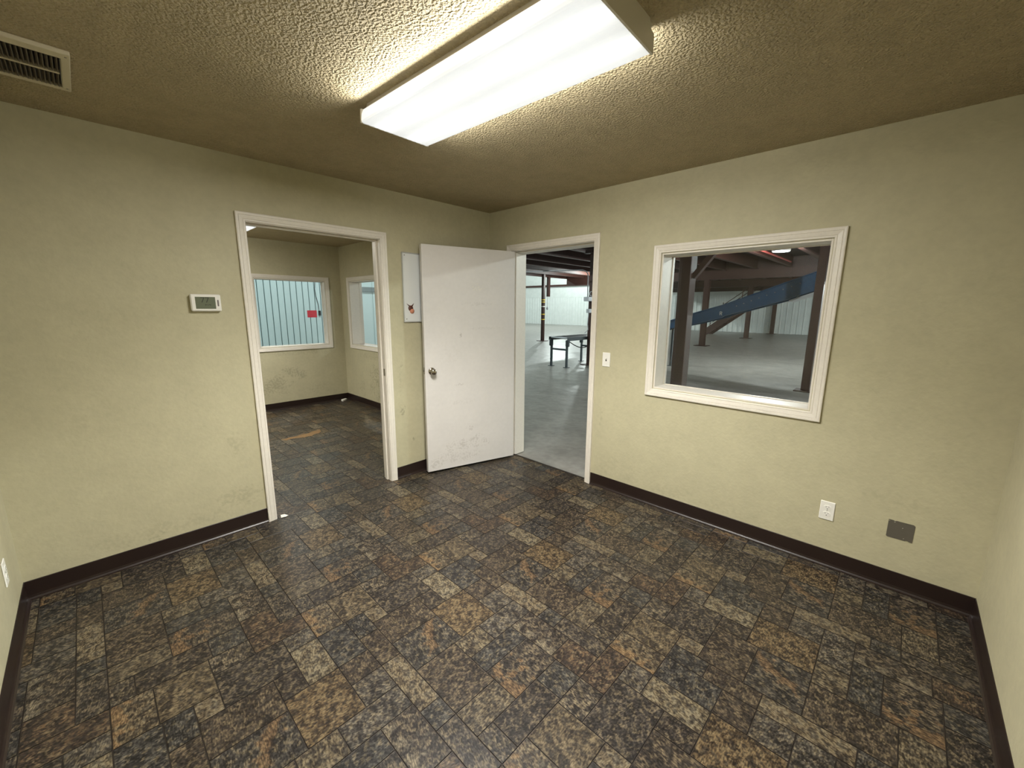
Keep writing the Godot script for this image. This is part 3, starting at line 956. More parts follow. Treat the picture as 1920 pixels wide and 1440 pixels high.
func build_baseboards() -> void:
	# rubber cove base: a flat strip with a toe that sweeps out on the floor
	var p := [Vector2(0, 0), Vector2(0.017, 0), Vector2(0.017, 0.002), Vector2(0.011, 0.005), Vector2(0.006, 0.012), Vector2(0.0035, 0.024), Vector2(0.0032, BB - 0.003), Vector2(0.0015, BB), Vector2(0, BB)]
	var run := func(parent: Node3D, a: Vector3, b: Vector3, n: Vector3) -> void:
		var st := new_st()
		extrude(st, p, a, n, Vector3.UP, (b - a).normalized(), a.distance_to(b))
		obj("strip", st, M.base, parent)
	var c := 0.0578
	var bk := struct("baseboard_back", "black cove baseboard along the wall with the inner doorway", "baseboard")
	run.call(bk, Vector3(XL, 0, 0), Vector3(AX0 - c, 0, 0), Vector3.BACK)
	run.call(bk, Vector3(AX1 + c, 0, 0), Vector3(0, 0, 0), Vector3.BACK)
	var br := struct("baseboard_right", "black cove baseboard below the outlet and cover plate", "baseboard")
	run.call(br, Vector3(0, 0, 0.017), Vector3(0, 0, JZ0 - c), Vector3.LEFT)
	run.call(br, Vector3(0, 0, JZ1 + c), Vector3(0, 0, ZF), Vector3.LEFT)
	var bl := struct("baseboard_left", "black cove baseboard under the side wall's outlet", "baseboard")
	run.call(bl, Vector3(XL, 0, 0.0), Vector3(XL, 0, ZF), Vector3.RIGHT)
	var bf := struct("baseboard_front", "black cove baseboard of the plain wall next to the cover plate", "baseboard")
	run.call(bf, Vector3(XL, 0, ZF), Vector3(0, 0, ZF), Vector3.FORWARD)
	var bi := struct("baseboard_inner", "black cove baseboard under the back room's far window", "baseboard")
	run.call(bi, Vector3(XL, 0, D2), Vector3(0, 0, D2), Vector3.BACK)
	var bs := struct("baseboard_inner_right", "black cove baseboard under the back room's side window", "baseboard")
	run.call(bs, Vector3(0, 0, D2), Vector3(0, 0, -TA), Vector3.LEFT)

# ---------------------------------------------------------------- fittings of the office
func outlet(at: Vector3, u: Vector3, n: Vector3, label: String) -> void:
	var t := thing("wall_outlet", label, "outlet", at)
	t.basis = Basis(u, Vector3.UP, u.cross(Vector3.UP))
	var s := signf(t.basis.z.dot(n))
	var zz := func(a: float, b: float) -> Vector2: return Vector2(minf(a * s, b * s), maxf(a * s, b * s))
	var z: Vector2 = zz.call(0.0, 0.006)
	obj("cover_plate", bx(Vector3(-0.035, -0.0575, z.x), Vector3(0.035, 0.0575, z.y), 0.003), M.white, t)
	for k in [-1.0, 1.0]:
		var y: float = k * 0.0195
		var st := new_st()
		var oval := []
		for i in 24:
			var an := TAU * i / 24
			oval.append(Vector2(clampf(cos(an) * 0.0172, -0.0165, 0.0165), clampf(sin(an) * 0.0172, -0.0142, 0.0142)))
		extrude(st, oval, Vector3(0, y, 0.006 * s), Vector3.RIGHT, Vector3.UP, Vector3(0, 0, s), 0.0022)
		var r := obj("receptacle", st, M.white, t)
		var zs: Vector2 = zz.call(0.0082, 0.0086)
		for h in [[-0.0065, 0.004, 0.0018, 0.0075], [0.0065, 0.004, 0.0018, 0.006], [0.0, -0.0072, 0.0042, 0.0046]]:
			obj("slot_shade", bx(Vector3(h[0] - h[2] * 0.5, y + h[1] - h[3] * 0.5, zs.x), Vector3(h[0] + h[2] * 0.5, y + h[1] + h[3] * 0.5, zs.y)), M.slot_shade, r)  # dark plate on the face, with the shade of a hole as its colour
	var sc := new_st()
	lathe(sc, [Vector2(0.0028, 0.006), Vector2(0.0022, 0.0072), Vector2(0.0, 0.0074)], Vector3.ZERO, Vector3(0, 0, s), 12)
	obj("screw", sc, M.steel, t)

func text_mesh(s: String, height: float, depth := 0.0006) -> TextMesh:
	var t := TextMesh.new()
	var f := SystemFont.new()
	f.font_names = PackedStringArray(["Droid Sans"])
	t.font = f
	t.text = s
	t.font_size = 64
	t.pixel_size = height / 46.0
	t.depth = depth
	return t

func build_fittings() -> void:
	# thermostat on the back wall
	var t := thing("thermostat", "white wall thermostat with a grey display beside the inner doorway", "thermostat", Vector3(-2.376, 1.53, 0.0))
	obj("wall_plate", bx(Vector3(-0.066, -0.042, 0), Vector3(0.066, 0.042, 0.008), 0.002), M.white, t)
	obj("body", bx(Vector3(-0.0755, -0.0505, 0.008), Vector3(0.0755, 0.0505, 0.031), 0.006), M.white, t)
	var sc := obj("display", bx(Vector3(-0.053, -0.036, 0.030), Vector3(0.047, 0.035, 0.0315), 0.0006), M.lcd, t)
	var dg := put("digits", text_mesh("77", 0.030), M.ink, sc)
	dg.position = Vector3(-0.006, 0.016, 0.0318)
	for k in 5:   # a small line of the display, too fine to read
		var gx := -0.006 + k * 0.0062
		obj("segment", bx(Vector3(gx, -0.0150 + (k % 2) * 0.0022, 0.0314), Vector3(gx + 0.0044, -0.0095 - (k % 3) * 0.0012, 0.0320)), M.ink, sc)
	obj("button", bx(Vector3(0.056, -0.020, 0.030), Vector3(0.0635, 0.018, 0.0335), 0.003), M.button, t)
	# light switch and outlets
	var s := thing("light_switch", "white toggle switch plate between the outer doorway and the window", "light switch", Vector3(0, 1.1025, 1.383))
	obj("cover_plate", bx(Vector3(-0.006, -0.0575, -0.035), Vector3(0, 0.0575, 0.035), 0.003), M.white, s)
	obj("surround", bx(Vector3(-0.0066, -0.0125, -0.0052), Vector3(-0.0058, 0.0125, 0.0052), 0.0002), M.slot_shade, s)
	var tg := obj("toggle", bx(Vector3(-0.018, -0.0045, -0.0038), Vector3(-0.004, 0.0045, 0.0038), 0.0015), M.white, s)
	tg.transform = Transform3D(Basis(Vector3.BACK, deg_to_rad(-24)), Vector3(0, 0.003, 0))
	for y in [-0.030, 0.030]:
		var st := new_st()
		lathe(st, [Vector2(0.003, 0.006), Vector2(0.0022, 0.0073), Vector2(0.0, 0.0075)], Vector3(0, y, 0), Vector3.LEFT, 12)
		obj("screw", st, M.white_metal, s)
	outlet(Vector3(0, 0.346, 2.911), Vector3.BACK, Vector3.LEFT, "white double outlet low on the wall near the grey cover plate")
	outlet(Vector3(XL, 0.341, 0.366), Vector3.BACK, Vector3.RIGHT, "white outlet low on the side wall by the corner")
	# blank metal cover plate, worn at its edges
	var g := thing("cover_plate", "dark grey blank metal cover plate with chipped corners", "cover plate", Vector3(0, 0.3445, 3.228))
	var pl := new_st()
	var out := [Vector2(-0.0525, -0.046), Vector2(-0.047, -0.0505), Vector2(0.024, -0.0505), Vector2(0.028, -0.047), Vector2(0.036, -0.047), Vector2(0.038, -0.0505), Vector2(0.052, -0.0505), Vector2(0.0525, 0.044), Vector2(0.046, 0.0505), Vector2(-0.022, 0.0505), Vector2(-0.024, 0.048), Vector2(-0.030, 0.048), Vector2(-0.032, 0.0505), Vector2(-0.0525, 0.0505), Vector2(-0.0525, 0.045), Vector2(-0.046, 0.045), Vector2(-0.046, 0.0425), Vector2(-0.0525, 0.0425)]
	extrude(pl, out, Vector3.ZERO, Vector3.BACK, Vector3.UP, Vector3.LEFT, 0.002)
	obj("plate", pl, M.grey_plate, g)
	for q in [Vector2(-0.027, 0.041), Vector2(0.018, -0.040), Vector2(0.008, 0.016)]:
		var st := new_st()
		lathe(st, [Vector2(0.0034, 0.002), Vector2(0.0028, 0.0034), Vector2(0.0, 0.0037)], Vector3(0, q.y, q.x), Vector3.LEFT, 12)
		obj("screw", st, M.steel, g)
	# white board half behind the door
	var wb := thing("whiteboard", "small framed white board on the wall behind the open door", "whiteboard", Vector3(-0.63, 1.673, 0))
	obj("panel", bx(Vector3(-0.372, -0.285, 0.0), Vector3(0.372, 0.285, 0.010), 0.001), M.board, wb)
	for e in [[-0.378, -0.290, 0.378, -0.281], [-0.378, 0.281, 0.378, 0.290], [-0.378, -0.281, -0.369, 0.281], [0.369, -0.281, 0.378, 0.281]]:
		obj("frame_edge", bx(Vector3(e[0], e[1], 0), Vector3(e[2], e[3], 0.014), 0.002), M.board_edge, wb)
	for q in [Vector2(-0.352, 0.265), Vector2(-0.352, -0.262)]:
		var st := new_st()
		lathe(st, [Vector2(0.005, 0.010), Vector2(0.004, 0.0125), Vector2(0.0, 0.013)], Vector3(q.x, q.y, 0), Vector3.BACK, 12)
		obj("screw", st, M.steel, wb)
	# animal-head magnet
	var mg := thing("magnet", "small brown eared animal head magnet on the white board", "magnet", Vector3(-0.936, 1.494, 0.0102))
	var head := new_st()
	lathe(head, [Vector2(0.024, 0.0), Vector2(0.022, 0.004), Vector2(0.012, 0.007), Vector2(0.0, 0.008)], Vector3(-0.004, 0.008, 0), Vector3.BACK, 20)
	obj("head", head, mat(rgb(92, 52, 40), 0.5), mg)
	var mz := new_st()
	lathe(mz, [Vector2(0.021, 0.0), Vector2(0.020, 0.007), Vector2(0.010, 0.011), Vector2(0.0, 0.012)], Vector3(0.007, -0.016, 0), Vector3.BACK, 20)
	obj("muzzle", mz, mat(rgb(205, 138, 108), 0.5), mg)
	for e in [[Vector2(-0.018, 0.022), Vector2(-0.012, 0.030), Vector2(-0.042, 0.046)], [Vector2(0.004, 0.030), Vector2(0.014, 0.024), Vector2(0.028, 0.050)]]:
		var st := new_st()
		extrude(st, e, Vector3.ZERO, Vector3.RIGHT, Vector3.UP, Vector3.BACK, 0.004)
		obj("ear", st, mat(rgb(84, 48, 38), 0.5), mg)
	for q in [Vector2(-0.004, 0.010), Vector2(0.008, 0.009)]:
		var st := new_st()
		lathe(st, [Vector2(0.004, 0.006), Vector2(0.0, 0.009)], Vector3(q.x, q.y, 0), Vector3.BACK, 12)
		obj("eye", st, M.dark, mg)
	# ceiling register
	var v := thing("air_vent", "pale ceiling air register with two rows of angled slats darkened for shade", "air vent", Vector3(-3.04, H, 0.585))
	var x0 := -0.225
	var x1 := 0.224
	var z0 := -0.188
	var z1 := 0.188
	# sheet-metal duct above the opening
	var du := new_st()
	var d0 := Vector3(-0.1995, 0.0, -0.1635)
	var d1 := Vector3(0.1985, 0.45, 0.1395)
	box(du, Vector3(d0.x, 0, d0.z), Vector3(d0.x + 0.002, d1.y, d1.z))
	box(du, Vector3(d1.x - 0.002, 0, d0.z), Vector3(d1.x, d1.y, d1.z))
	box(du, Vector3(d0.x, 0, d0.z), Vector3(d1.x, d1.y, d0.z + 0.002))
	box(du, Vector3(d0.x, 0, d1.z - 0.002), Vector3(d1.x, d1.y, d1.z))
	box(du, Vector3(d0.x, d1.y, d0.z), Vector3(d1.x, d1.y + 0.002, d1.z))
	obj("duct", du, M.duct, v)
	for e in [[x0, z0, x1, z0 + 0.026], [x0, z1 - 0.05, x1, z1], [x0, z0 + 0.026, x0 + 0.03, z1 - 0.05], [x1 - 0.026, z0 + 0.026, x1, z1 - 0.05]]:
		obj("frame_side", bx(Vector3(e[0], -0.016, e[1]), Vector3(e[2], 0.0, e[3]), 0.003), M.vent, v)
	var zm := (z0 + 0.026 + z1 - 0.05) * 0.5
	obj("divider", bx(Vector3(x0 + 0.03, -0.016, zm - 0.006), Vector3(x1 - 0.03, -0.003, zm + 0.006), 0.001), M.vent, v)
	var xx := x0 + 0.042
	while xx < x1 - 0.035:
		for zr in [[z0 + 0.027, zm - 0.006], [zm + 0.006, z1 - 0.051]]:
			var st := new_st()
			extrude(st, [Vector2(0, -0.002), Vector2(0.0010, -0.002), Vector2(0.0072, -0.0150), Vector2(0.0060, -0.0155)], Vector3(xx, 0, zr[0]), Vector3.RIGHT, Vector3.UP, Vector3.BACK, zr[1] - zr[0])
			obj("slat", st, M.vent_slat_shade, v)
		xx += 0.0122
	for q in [Vector2(x1 - 0.012, z0 + 0.03), Vector2(x1 - 0.012, z1 - 0.025)]:
		var st := new_st()
		lathe(st, [Vector2(0.004, 0.016), Vector2(0.003, 0.0175), Vector2(0.0, 0.018)], Vector3(q.x, 0, q.y), Vector3.DOWN, 10)
		obj("screw", st, M.steel, v)
	# scrap of paper by the inner doorway and a small white box in the far corner of the inner room
	var pp := new_st()
	var pts := [Vector3(-0.02, 0.002, 0.012), Vector3(0.006, 0.007, 0.03), Vector3(0.03, 0.001, 0.008), Vector3(0.012, 0.004, -0.024), Vector3(-0.014, 0.008, -0.02)]
	for k in pts.size():
		tri(pp, Vector3(0.003, 0.005, 0.0), pts[k], pts[(k + 1) % pts.size()], Vector3.UP)
		tri(pp, Vector3(0.003, 0.0042, 0.0), pts[k] - Vector3(0, 0.0008, 0), pts[(k + 1) % pts.size()] - Vector3(0, 0.0008, 0), Vector3.DOWN)
		quad(pp, pts[k], pts[(k + 1) % pts.size()], pts[(k + 1) % pts.size()] - Vector3(0, 0.0008, 0), pts[k] - Vector3(0, 0.0008, 0), pts[k])
	var sp := obj("paper_scrap", pp, M.paper)
	sp.position = Vector3(-2.072, 0.0, 0.0)
	tag(sp, "white scrap of paper on the floor at the inner door casing", "paper")
	var bt := thing("small_box", "small white plastic box on the floor in the back room's corner", "box", Vector3(-0.12, 0.0, -3.36))
	bt.rotation.y = 0.4
	obj("body", bx(Vector3(-0.045, 0.0, -0.02), Vector3(0.045, 0.032, 0.02), 0.005), M.paper, bt)
	obj("plug_hole", bx(Vector3(0.012, 0.010, 0.0195), Vector3(0.034, 0.024, 0.0206), 0.0004), M.slot_shade, bt)

# ---------------------------------------------------------------- warehouse shell
func build_warehouse() -> void:
	var st := new_st()
	box(st, Vector3(0.046, -0.14, -26.0), Vector3(FAR, -0.006, 7.0))
	box(st, Vector3(-8.0, -0.14, -26.0), Vector3(0.046, -0.006, D2 - 0.15))
	var fl := obj("floor_warehouse", st, M.concrete)
	tag(fl, "smooth grey concrete warehouse floor", "floor", "", "structure")
	# far wall: ribbed sheets below, plain sheets above a brown girt
	var fw := struct("wall_far", "pale ribbed sheet-metal wall at the far end of the warehouse", "wall")
	obj("backing", bx(Vector3(FAR, 0, -26.0), Vector3(FAR + 0.2, ROOF, 7.0)), M.cladding, fw)
	var pan := new_st()
	var pw := 0.914
	var rib := [Vector2(0, 0)]
	for k in 3:
		var b := 0.152 + k * 0.3047
		for q in [[-0.045, 0.0], [-0.018, 0.034], [0.018, 0.034], [0.045, 0.0]]:
			rib.append(Vector2(b + q[0], q[1] + 0.01))
		if k < 2:
			for q in [[0.10, 0.0], [0.112, 0.009], [0.19, 0.009], [0.202, 0.0]]:
				rib.append(Vector2(b + q[0], q[1] * 0.6 + 0.01))
	rib[0] = Vector2(0, 0.01)
	rib.append(Vector2(pw - 0.004, 0.01))
	rib.append(Vector2(pw - 0.004, 0.0))
	rib.insert(0, Vector2(0, 0))
	extrude(pan, rib, Vector3.ZERO, Vector3.BACK, Vector3.LEFT, Vector3.UP, 2.42)
	pan.generate_normals()
	var pm := pan.commit()
	var z := -26.0
	while z < 6.2:
		var o := put("panel", pm, M.cladding, fw)
		o.position = Vector3(FAR - 0.001, 0.0, z)
		z += pw
	z = -26.0
	while z < 6.0:
		obj("upper_panel", bx(Vector3(FAR - 0.012, 2.44, z + 0.003), Vector3(FAR - 0.0005, ROOF - 0.1, z + 3.3), 0.003), M.cladding, fw)
		z += 3.303
	obj("girt", bx(Vector3(FAR - 0.16, 3.40, -26.0), Vector3(FAR - 0.013, 3.56, 7.0), 0.004), M.brown, fw)
	for e in [["wall_north", Vector3(-8.0, 0, -26.2), Vector3(FAR + 0.2, ROOF, -26.0), "pale end wall of the tall bright bay"], ["wall_south", Vector3(TB, 0, 7.0), Vector3(FAR + 0.2, ROOF, 7.2), "pale side wall of the warehouse under the mezzanine"], ["wall_west", Vector3(-8.2, 0, -26.2), Vector3(-8.0, ROOF, -3.0), "pale end wall of the passage behind the back room"]]:
		tag(obj(e[0], bx(e[1], e[2]), M.cladding), e[3], "wall", "", "structure")
	tag(obj("wall_office", bx(Vector3(-8.0, H + 0.2, D2 - 0.15), Vector3(TB, ROOF, D2 - 0.05)), M.cladding), "pale wall above the office roof", "wall", "", "structure")
	tag(obj("wall_office_side", bx(Vector3(0.1, H + 0.2, D2 - 0.05), Vector3(TB, ROOF, 7.0)), M.cladding), "pale side wall above the office roof", "wall", "", "structure")
	tag(obj("ceiling_warehouse", bx(Vector3(-8.2, ROOF, -26.2), Vector3(FAR + 0.2, ROOF + 0.2, 7.2)), M.roof), "grey metal roof over the tall bay", "ceiling", "", "structure")
	# planked wall seen through the windows of the inner room
	var wp := struct("wall_planked", "pale blue wall of narrow upright planks behind the back room", "wall")
	obj("backing", bx(Vector3(-8.0, 0, -9.95), Vector3(5.2, ROOF, -9.875)), M.liner, wp)
	var pk := new_st()
	box(pk, Vector3(0, 0.0, -0.06), Vector3(0.148, 4.2, 0.018), 0.004)
	pk.generate_normals()
	var pkm := pk.commit()
	for k in 22:
		var o := put("plank", pkm, M.liner, wp)
		o.position = Vector3(-1.178 + k * 0.1672, 0, -9.815)
	for e in [[-8.0, -1.19], [2.505, 3.84], [3.85, 5.2]]:
		obj("sheet", bx(Vector3(e[0], 0, -9.875), Vector3(e[1], 4.2, -9.797), 0.003), M.liner, wp)
	obj("upper_sheet", bx(Vector3(-8.0, 4.21, -9.875), Vector3(5.2, ROOF - 0.01, -9.80), 0.003), M.liner, wp)
	obj("rail", bx(Vector3(2.52, 1.985, -9.797), Vector3(5.2, 2.14, -9.74), 0.006), mat(rgb(120, 132, 134), 0.5), wp)
	# mezzanine: deck, joists along x, girders along z
	var mz := struct("ceiling_mezzanine", "dark brown steel mezzanine with joists and deep girders", "mezzanine")
	obj("deck", bx(Vector3(TB + 0.02, 3.36, D2 + 0.2), Vector3(FAR - 0.2, 3.48, 6.95)), M.deck, mz)
	obj("deck", bx(Vector3(5.3, 3.36, -10.2), Vector3(FAR - 0.2, 3.48, D2 + 0.2)), M.deck, mz)
	var zz := -10.1
	while zz < 6.5:
		var x0 := 5.3 if zz < -3.3 else 0.35
		var js := new_st()
		# I section: bottom flange, web, top flange
		box(js, Vector3(x0, 3.0, zz - 0.06), Vector3(FAR - 0.4, 3.012, zz + 0.06))
		box(js, Vector3(x0, 3.012, zz - 0.004), Vector3(FAR - 0.4, 3.348, zz + 0.004))
		box(js, Vector3(x0, 3.348, zz - 0.06), Vector3(FAR - 0.4, 3.36, zz + 0.06))
		obj("joist", js, M.brown, mz)
		zz += 1.105
	for gx in [14.9, 21.3, 26.9]:
		var gs := new_st()
		box(gs, Vector3(gx - 0.11, 2.66, -10.06), Vector3(gx + 0.11, 2.68, 6.9))
		box(gs, Vector3(gx - 0.008, 2.68, -10.06), Vector3(gx + 0.008, 3.34, 6.9))
		box(gs, Vector3(gx - 0.11, 3.34, -10.06), Vector3(gx + 0.11, 3.36, 6.9))
		obj("girder", gs, M.brown, mz)
	for gx in [4.17, 6.4]:
		var gs := new_st()
		var zb := -3.2
		box(gs, Vector3(gx - 0.08, 2.90, zb), Vector3(gx + 0.08, 2.914, 6.9))
		box(gs, Vector3(gx - 0.006, 2.914, zb), Vector3(gx + 0.006, 3.0, 6.9))
		obj("girder", gs, M.brown, mz)

func h_column(parent: Node3D, fw: float, dp: float, y1: float, plate := 0.32) -> void:
	# H section with its flanges across x
	var st := new_st()
	var f := 0.012
	var prof := [Vector2(-dp / 2, -fw / 2), Vector2(-dp / 2 + f, -fw / 2), Vector2(-dp / 2 + f, -0.004), Vector2(dp / 2 - f, -0.004), Vector2(dp / 2 - f, -fw / 2), Vector2(dp / 2, -fw / 2), Vector2(dp / 2, fw / 2), Vector2(dp / 2 - f, fw / 2), Vector2(dp / 2 - f, 0.004), Vector2(-dp / 2 + f, 0.004), Vector2(-dp / 2 + f, fw / 2), Vector2(-dp / 2, fw / 2)]
	extrude(st, prof, Vector3(0, 0.014, 0), Vector3.RIGHT, Vector3.BACK, Vector3.UP, y1 - 0.014)
	obj("shaft", st, M.brown, parent)
	obj("base_plate", bx(Vector3(-plate / 2, -0.006, -plate / 2), Vector3(plate / 2, 0.014, plate / 2), 0.002), M.brown, parent)

func box_column(parent: Node3D, w: float, dp: float, y1: float, plate := 0.32) -> void:
	obj("shaft", bx(Vector3(-dp / 2, 0.014, -w / 2), Vector3(dp / 2, y1, w / 2), 0.008), M.brown, parent)
	obj("base_plate", bx(Vector3(-plate / 2, -0.006, -plate / 2), Vector3(plate / 2, 0.014, plate / 2), 0.002), M.brown, parent)

func build_warehouse_things() -> void:
	# columns
	var c1 := thing("steel_column", "thick brown steel column with a knee brace near the window", "column", Vector3(4.17, 0, 0.35))
	box_column(c1, 0.2, 0.24, 2.9, 0.36)
	var kb := new_st()
	extrude(kb, [Vector2(-0.05, -0.04), Vector2(0.05, -0.04), Vector2(0.05, 0.04), Vector2(-0.05, 0.04)], Vector3(0, 2.02, 0.1), Vector3.RIGHT, Vector3(0, 0.62, -0.78), Vector3(0, 0.78, 0.62), 1.12)
	obj("knee_brace", kb, M.brown, c1)
	var c5 := thing("steel_column", "slim brown column on a floor plate in front of the blue conveyor's upper end", "column", Vector3(6.41, 0, 1.865))
	box_column(c5, 0.135, 0.135, 2.9, 0.33)
	for p in [[Vector3(14.9, 0, -3.0), "brown column in front of the brown stair"], [Vector3(21.3, 0, -3.0), "brown column with pale bands between the stair and the far wall"], [Vector3(26.9, 0, -3.0), "brown column standing against the far ribbed wall"]]:
		var c := thing("steel_column", p[1], "column", p[0])
		h_column(c, 0.2, 0.2, 2.66, 0.5)
		if p[0].x == 21.3:
			for y in [1.42, 0.98]:
				obj("pale_band", bx(Vector3(-0.104, y, -0.104), Vector3(0.104, y + 0.05, 0.104), 0.002), M.paper, c)
	var cb := thing("steel_column", "brown column carrying switch boxes and conduit at the roller conveyor", "column", Vector3(6.55, 0, -3.0))
	box_column(cb, 0.17, 0.19, 2.9, 0.40)
	var cy := thing("steel_column", "thin brown column with yellow and white tape bands", "column", Vector3(11.83, 0, -9.09))
	box_column(cy, 0.13, 0.13, 3.0, 0.4)
	for q in [[1.87, M.yellow], [1.77, M.yellow], [1.57, M.paper], [1.22, M.yellow], [0.985, M.yellow]]:
		obj("tape_band", bx(Vector3(-0.067, q[0] - 0.022, -0.067), Vector3(0.067, q[0] + 0.022, 0.067), 0.001), q[1], cy)
	# conduit and boxes on the near column
	var cd := thing("electrical_conduit", "grey conduit with switch boxes fixed to the column by the roller conveyor", "conduit", Vector3(6.40, 0, -2.99))
	var st := new_st()
	var pts := []
	for k in 13:
		var an := PI / 2 * k / 12.0
		pts.append(Vector3(-0.10 - 0.18 * (1.0 - sin(an)), 2.33 + 0.18 * (1.0 - cos(an)) * 0.0 + 0.18 * cos(an) * 1.0, -0.03))
	pts.reverse()
	var path := [Vector3(-0.09, 1.70, -0.03), Vector3(-0.09, 1.9, -0.03), Vector3(-0.10, 2.0, -0.03), Vector3(-0.10, 2.3, -0.03), Vector3(-0.12, 2.38, -0.03), Vector3(-0.17, 2.44, -0.05), Vector3(-0.25, 2.47, -0.10), Vector3(-0.30, 2.50, -0.9), Vector3(-0.30, 2.53, -2.6)]
	tube(st, path, 0.014, 8)
	obj("pipe", st, M.pipe, cd)
	obj("switch_box", bx(Vector3(-0.17, 1.69, -0.10), Vector3(0.045, 1.80, 0.05), 0.006), M.grey_box, cd)
	obj("switch_box", bx(Vector3(-0.12, 1.39, -0.04), Vector3(0.03, 1.49, 0.05), 0.006), M.grey_box, cd)
	var ring := new_st()
	var rp := []
	for k in 17:
		rp.append(Vector3(0.0, 1.88 + 0.06 * sin(TAU * k / 16), 0.03 + 0.055 * cos(TAU * k / 16)))
	tube(ring, rp, 0.012, 8)
	obj("hose_ring", ring, M.grey_box, cd)
	var cable := new_st()
	tube(cable, [Vector3(-0.06, 1.39, 0.0), Vector3(-0.09, 1.1, 0.0), Vector3(-0.06, 0.95, 0.0), Vector3(-0.12, 0.86, -0.06)], 0.010, 8)
	obj("cable", cable, M.grey_box, cd)
	# hanging post and pull cord beside the taped column
	var hp := thing("hanging_post", "dark steel post hanging from the mezzanine edge by the taped column", "post", Vector3(13.34, 0, -10.02))
	obj("shaft", bx(Vector3(-0.08, 2.06, -0.06), Vector3(0.08, 3.0, 0.06), 0.006), M.brown, hp)
	var pc := thing("pull_cord", "thin pale pull cord with a small weight below the hanging post", "cord", Vector3(13.28, 0, -10.02))
	st = new_st()
	tube(st, [Vector3(0, 2.06, 0), Vector3(0, 1.56, 0)], 0.008, 6)
	obj("cord", st, M.pipe, pc)
	st = new_st()
	lathe(st, [Vector2(0.0, -0.09), Vector2(0.04, -0.07), Vector2(0.05, 0.0), Vector2(0.02, 0.06), Vector2(0.0, 0.07)], Vector3(0, 1.5, 0), Vector3.UP, 12)
	obj("weight", st, M.pipe, pc)
	roller_conveyor()
	blue_conveyor()
	stair()
	# red sprinkler pipe under the deck
	st = new_st()
	tube(st, [Vector3(7.2, 3.06, 0.0), Vector3(13.5, 3.06, 0.05)], 0.03, 10)
	tag(obj("sprinkler_pipe", st, M.red_pipe), "red pipe hung below the mezzanine deck near the round lamp", "pipe")
	# red sign and hanging plug on the planked wall
	var rs := thing("wall_sign", "plain red rectangular sign on the planked wall", "sign", Vector3(1.877, 1.29, -9.797))
	obj("sheet", bx(Vector3(-0.137, -0.103, 0), Vector3(0.137, 0.103, 0.004), 0.001), M.red, rs)
	var pg := thing("hanging_plug", "black plug hanging on a thin cord beside the red sign", "plug", Vector3(2.09, 1.313, -9.797))
	obj("body", bx(Vector3(-0.032, -0.075, 0.0), Vector3(0.032, 0.075, 0.045), 0.012), M.dark, pg)
	st = new_st()
	tube(st, [Vector3(-0.01, 0.07, 0.02), Vector3(-0.02, 0.25, 0.02), Vector3(-0.07, 0.5, 0.02), Vector3(-0.09, 0.7, 0.02), Vector3(-0.06, 1.0, 0.02), Vector3(-0.05, 1.7, 0.02)], 0.008, 6)
	obj("cord", st, M.dark, pg)

func roller_conveyor() -> void:
	# runs along x from its open end
	var t := thing("roller_conveyor", "grey gravity roller conveyor on dark legs outside the doorway", "conveyor", Vector3(5.55, 0, -3.37))
	var L := 3.4
	var w := 0.28
	var y := 0.77
	for s in [-1.0, 1.0]:
		var st := new_st()
		var z: float = s * w
		extrude(st, [Vector2(-0.02, -0.05), Vector2(0.02, -0.05), Vector2(0.02, -0.046), Vector2(-0.016, -0.046), Vector2(-0.016, 0.036), Vector2(0.02, 0.036), Vector2(0.02, 0.04), Vector2(-0.02, 0.04)], Vector3(0, y - 0.04, z), Vector3(0, 0, -s), Vector3.UP, Vector3.RIGHT, L)
		obj("side_rail", st, M.conv, t)
	for k in 33:
		var st := new_st()
		var x := 0.06 + k * 0.1
		tube(st, [Vector3(x, y - 0.02, -w + 0.02), Vector3(x, y - 0.02, w - 0.02)], 0.025, 10)
		obj("roller", st, M.roller, t)
	for x in [0.06, 1.45, 3.0]:
		for s in [-1.0, 1.0]:
			var z: float = s * (w - 0.03)
			obj("leg", bx(Vector3(x - 0.03, 0.0, z - 0.022), Vector3(x + 0.03, y - 0.09, z + 0.022), 0.004), M.conv, t)
			obj("foot", bx(Vector3(x - 0.07, -0.006, z - 0.06), Vector3(x + 0.07, 0.006, z + 0.06), 0.002), M.conv, t)
			obj("bracket", bx(Vector3(x - 0.06, y - 0.24, z - 0.05 if s < 0 else z - 0.02), Vector3(x + 0.06, y - 0.06, z + 0.02 if s < 0 else z + 0.05), 0.02), M.conv, t)
		obj("crossbar", bx(Vector3(x - 0.02, 0.43, -w + 0.05), Vector3(x + 0.02, 0.475, w - 0.05), 0.003), M.conv, t)
	var h := new_st()
	var pts := []
	for k in 13:
		var f := k / 12.0
		pts.append(Vector3(0.12 + f * 1.30, y - 0.10 - 0.17 * sin(PI * minf(1.0, f * 1.05)) - 0.06 * f, w - 0.02))
	tube(h, pts, 0.012, 8)
	obj("hose", h, M.dark, t)

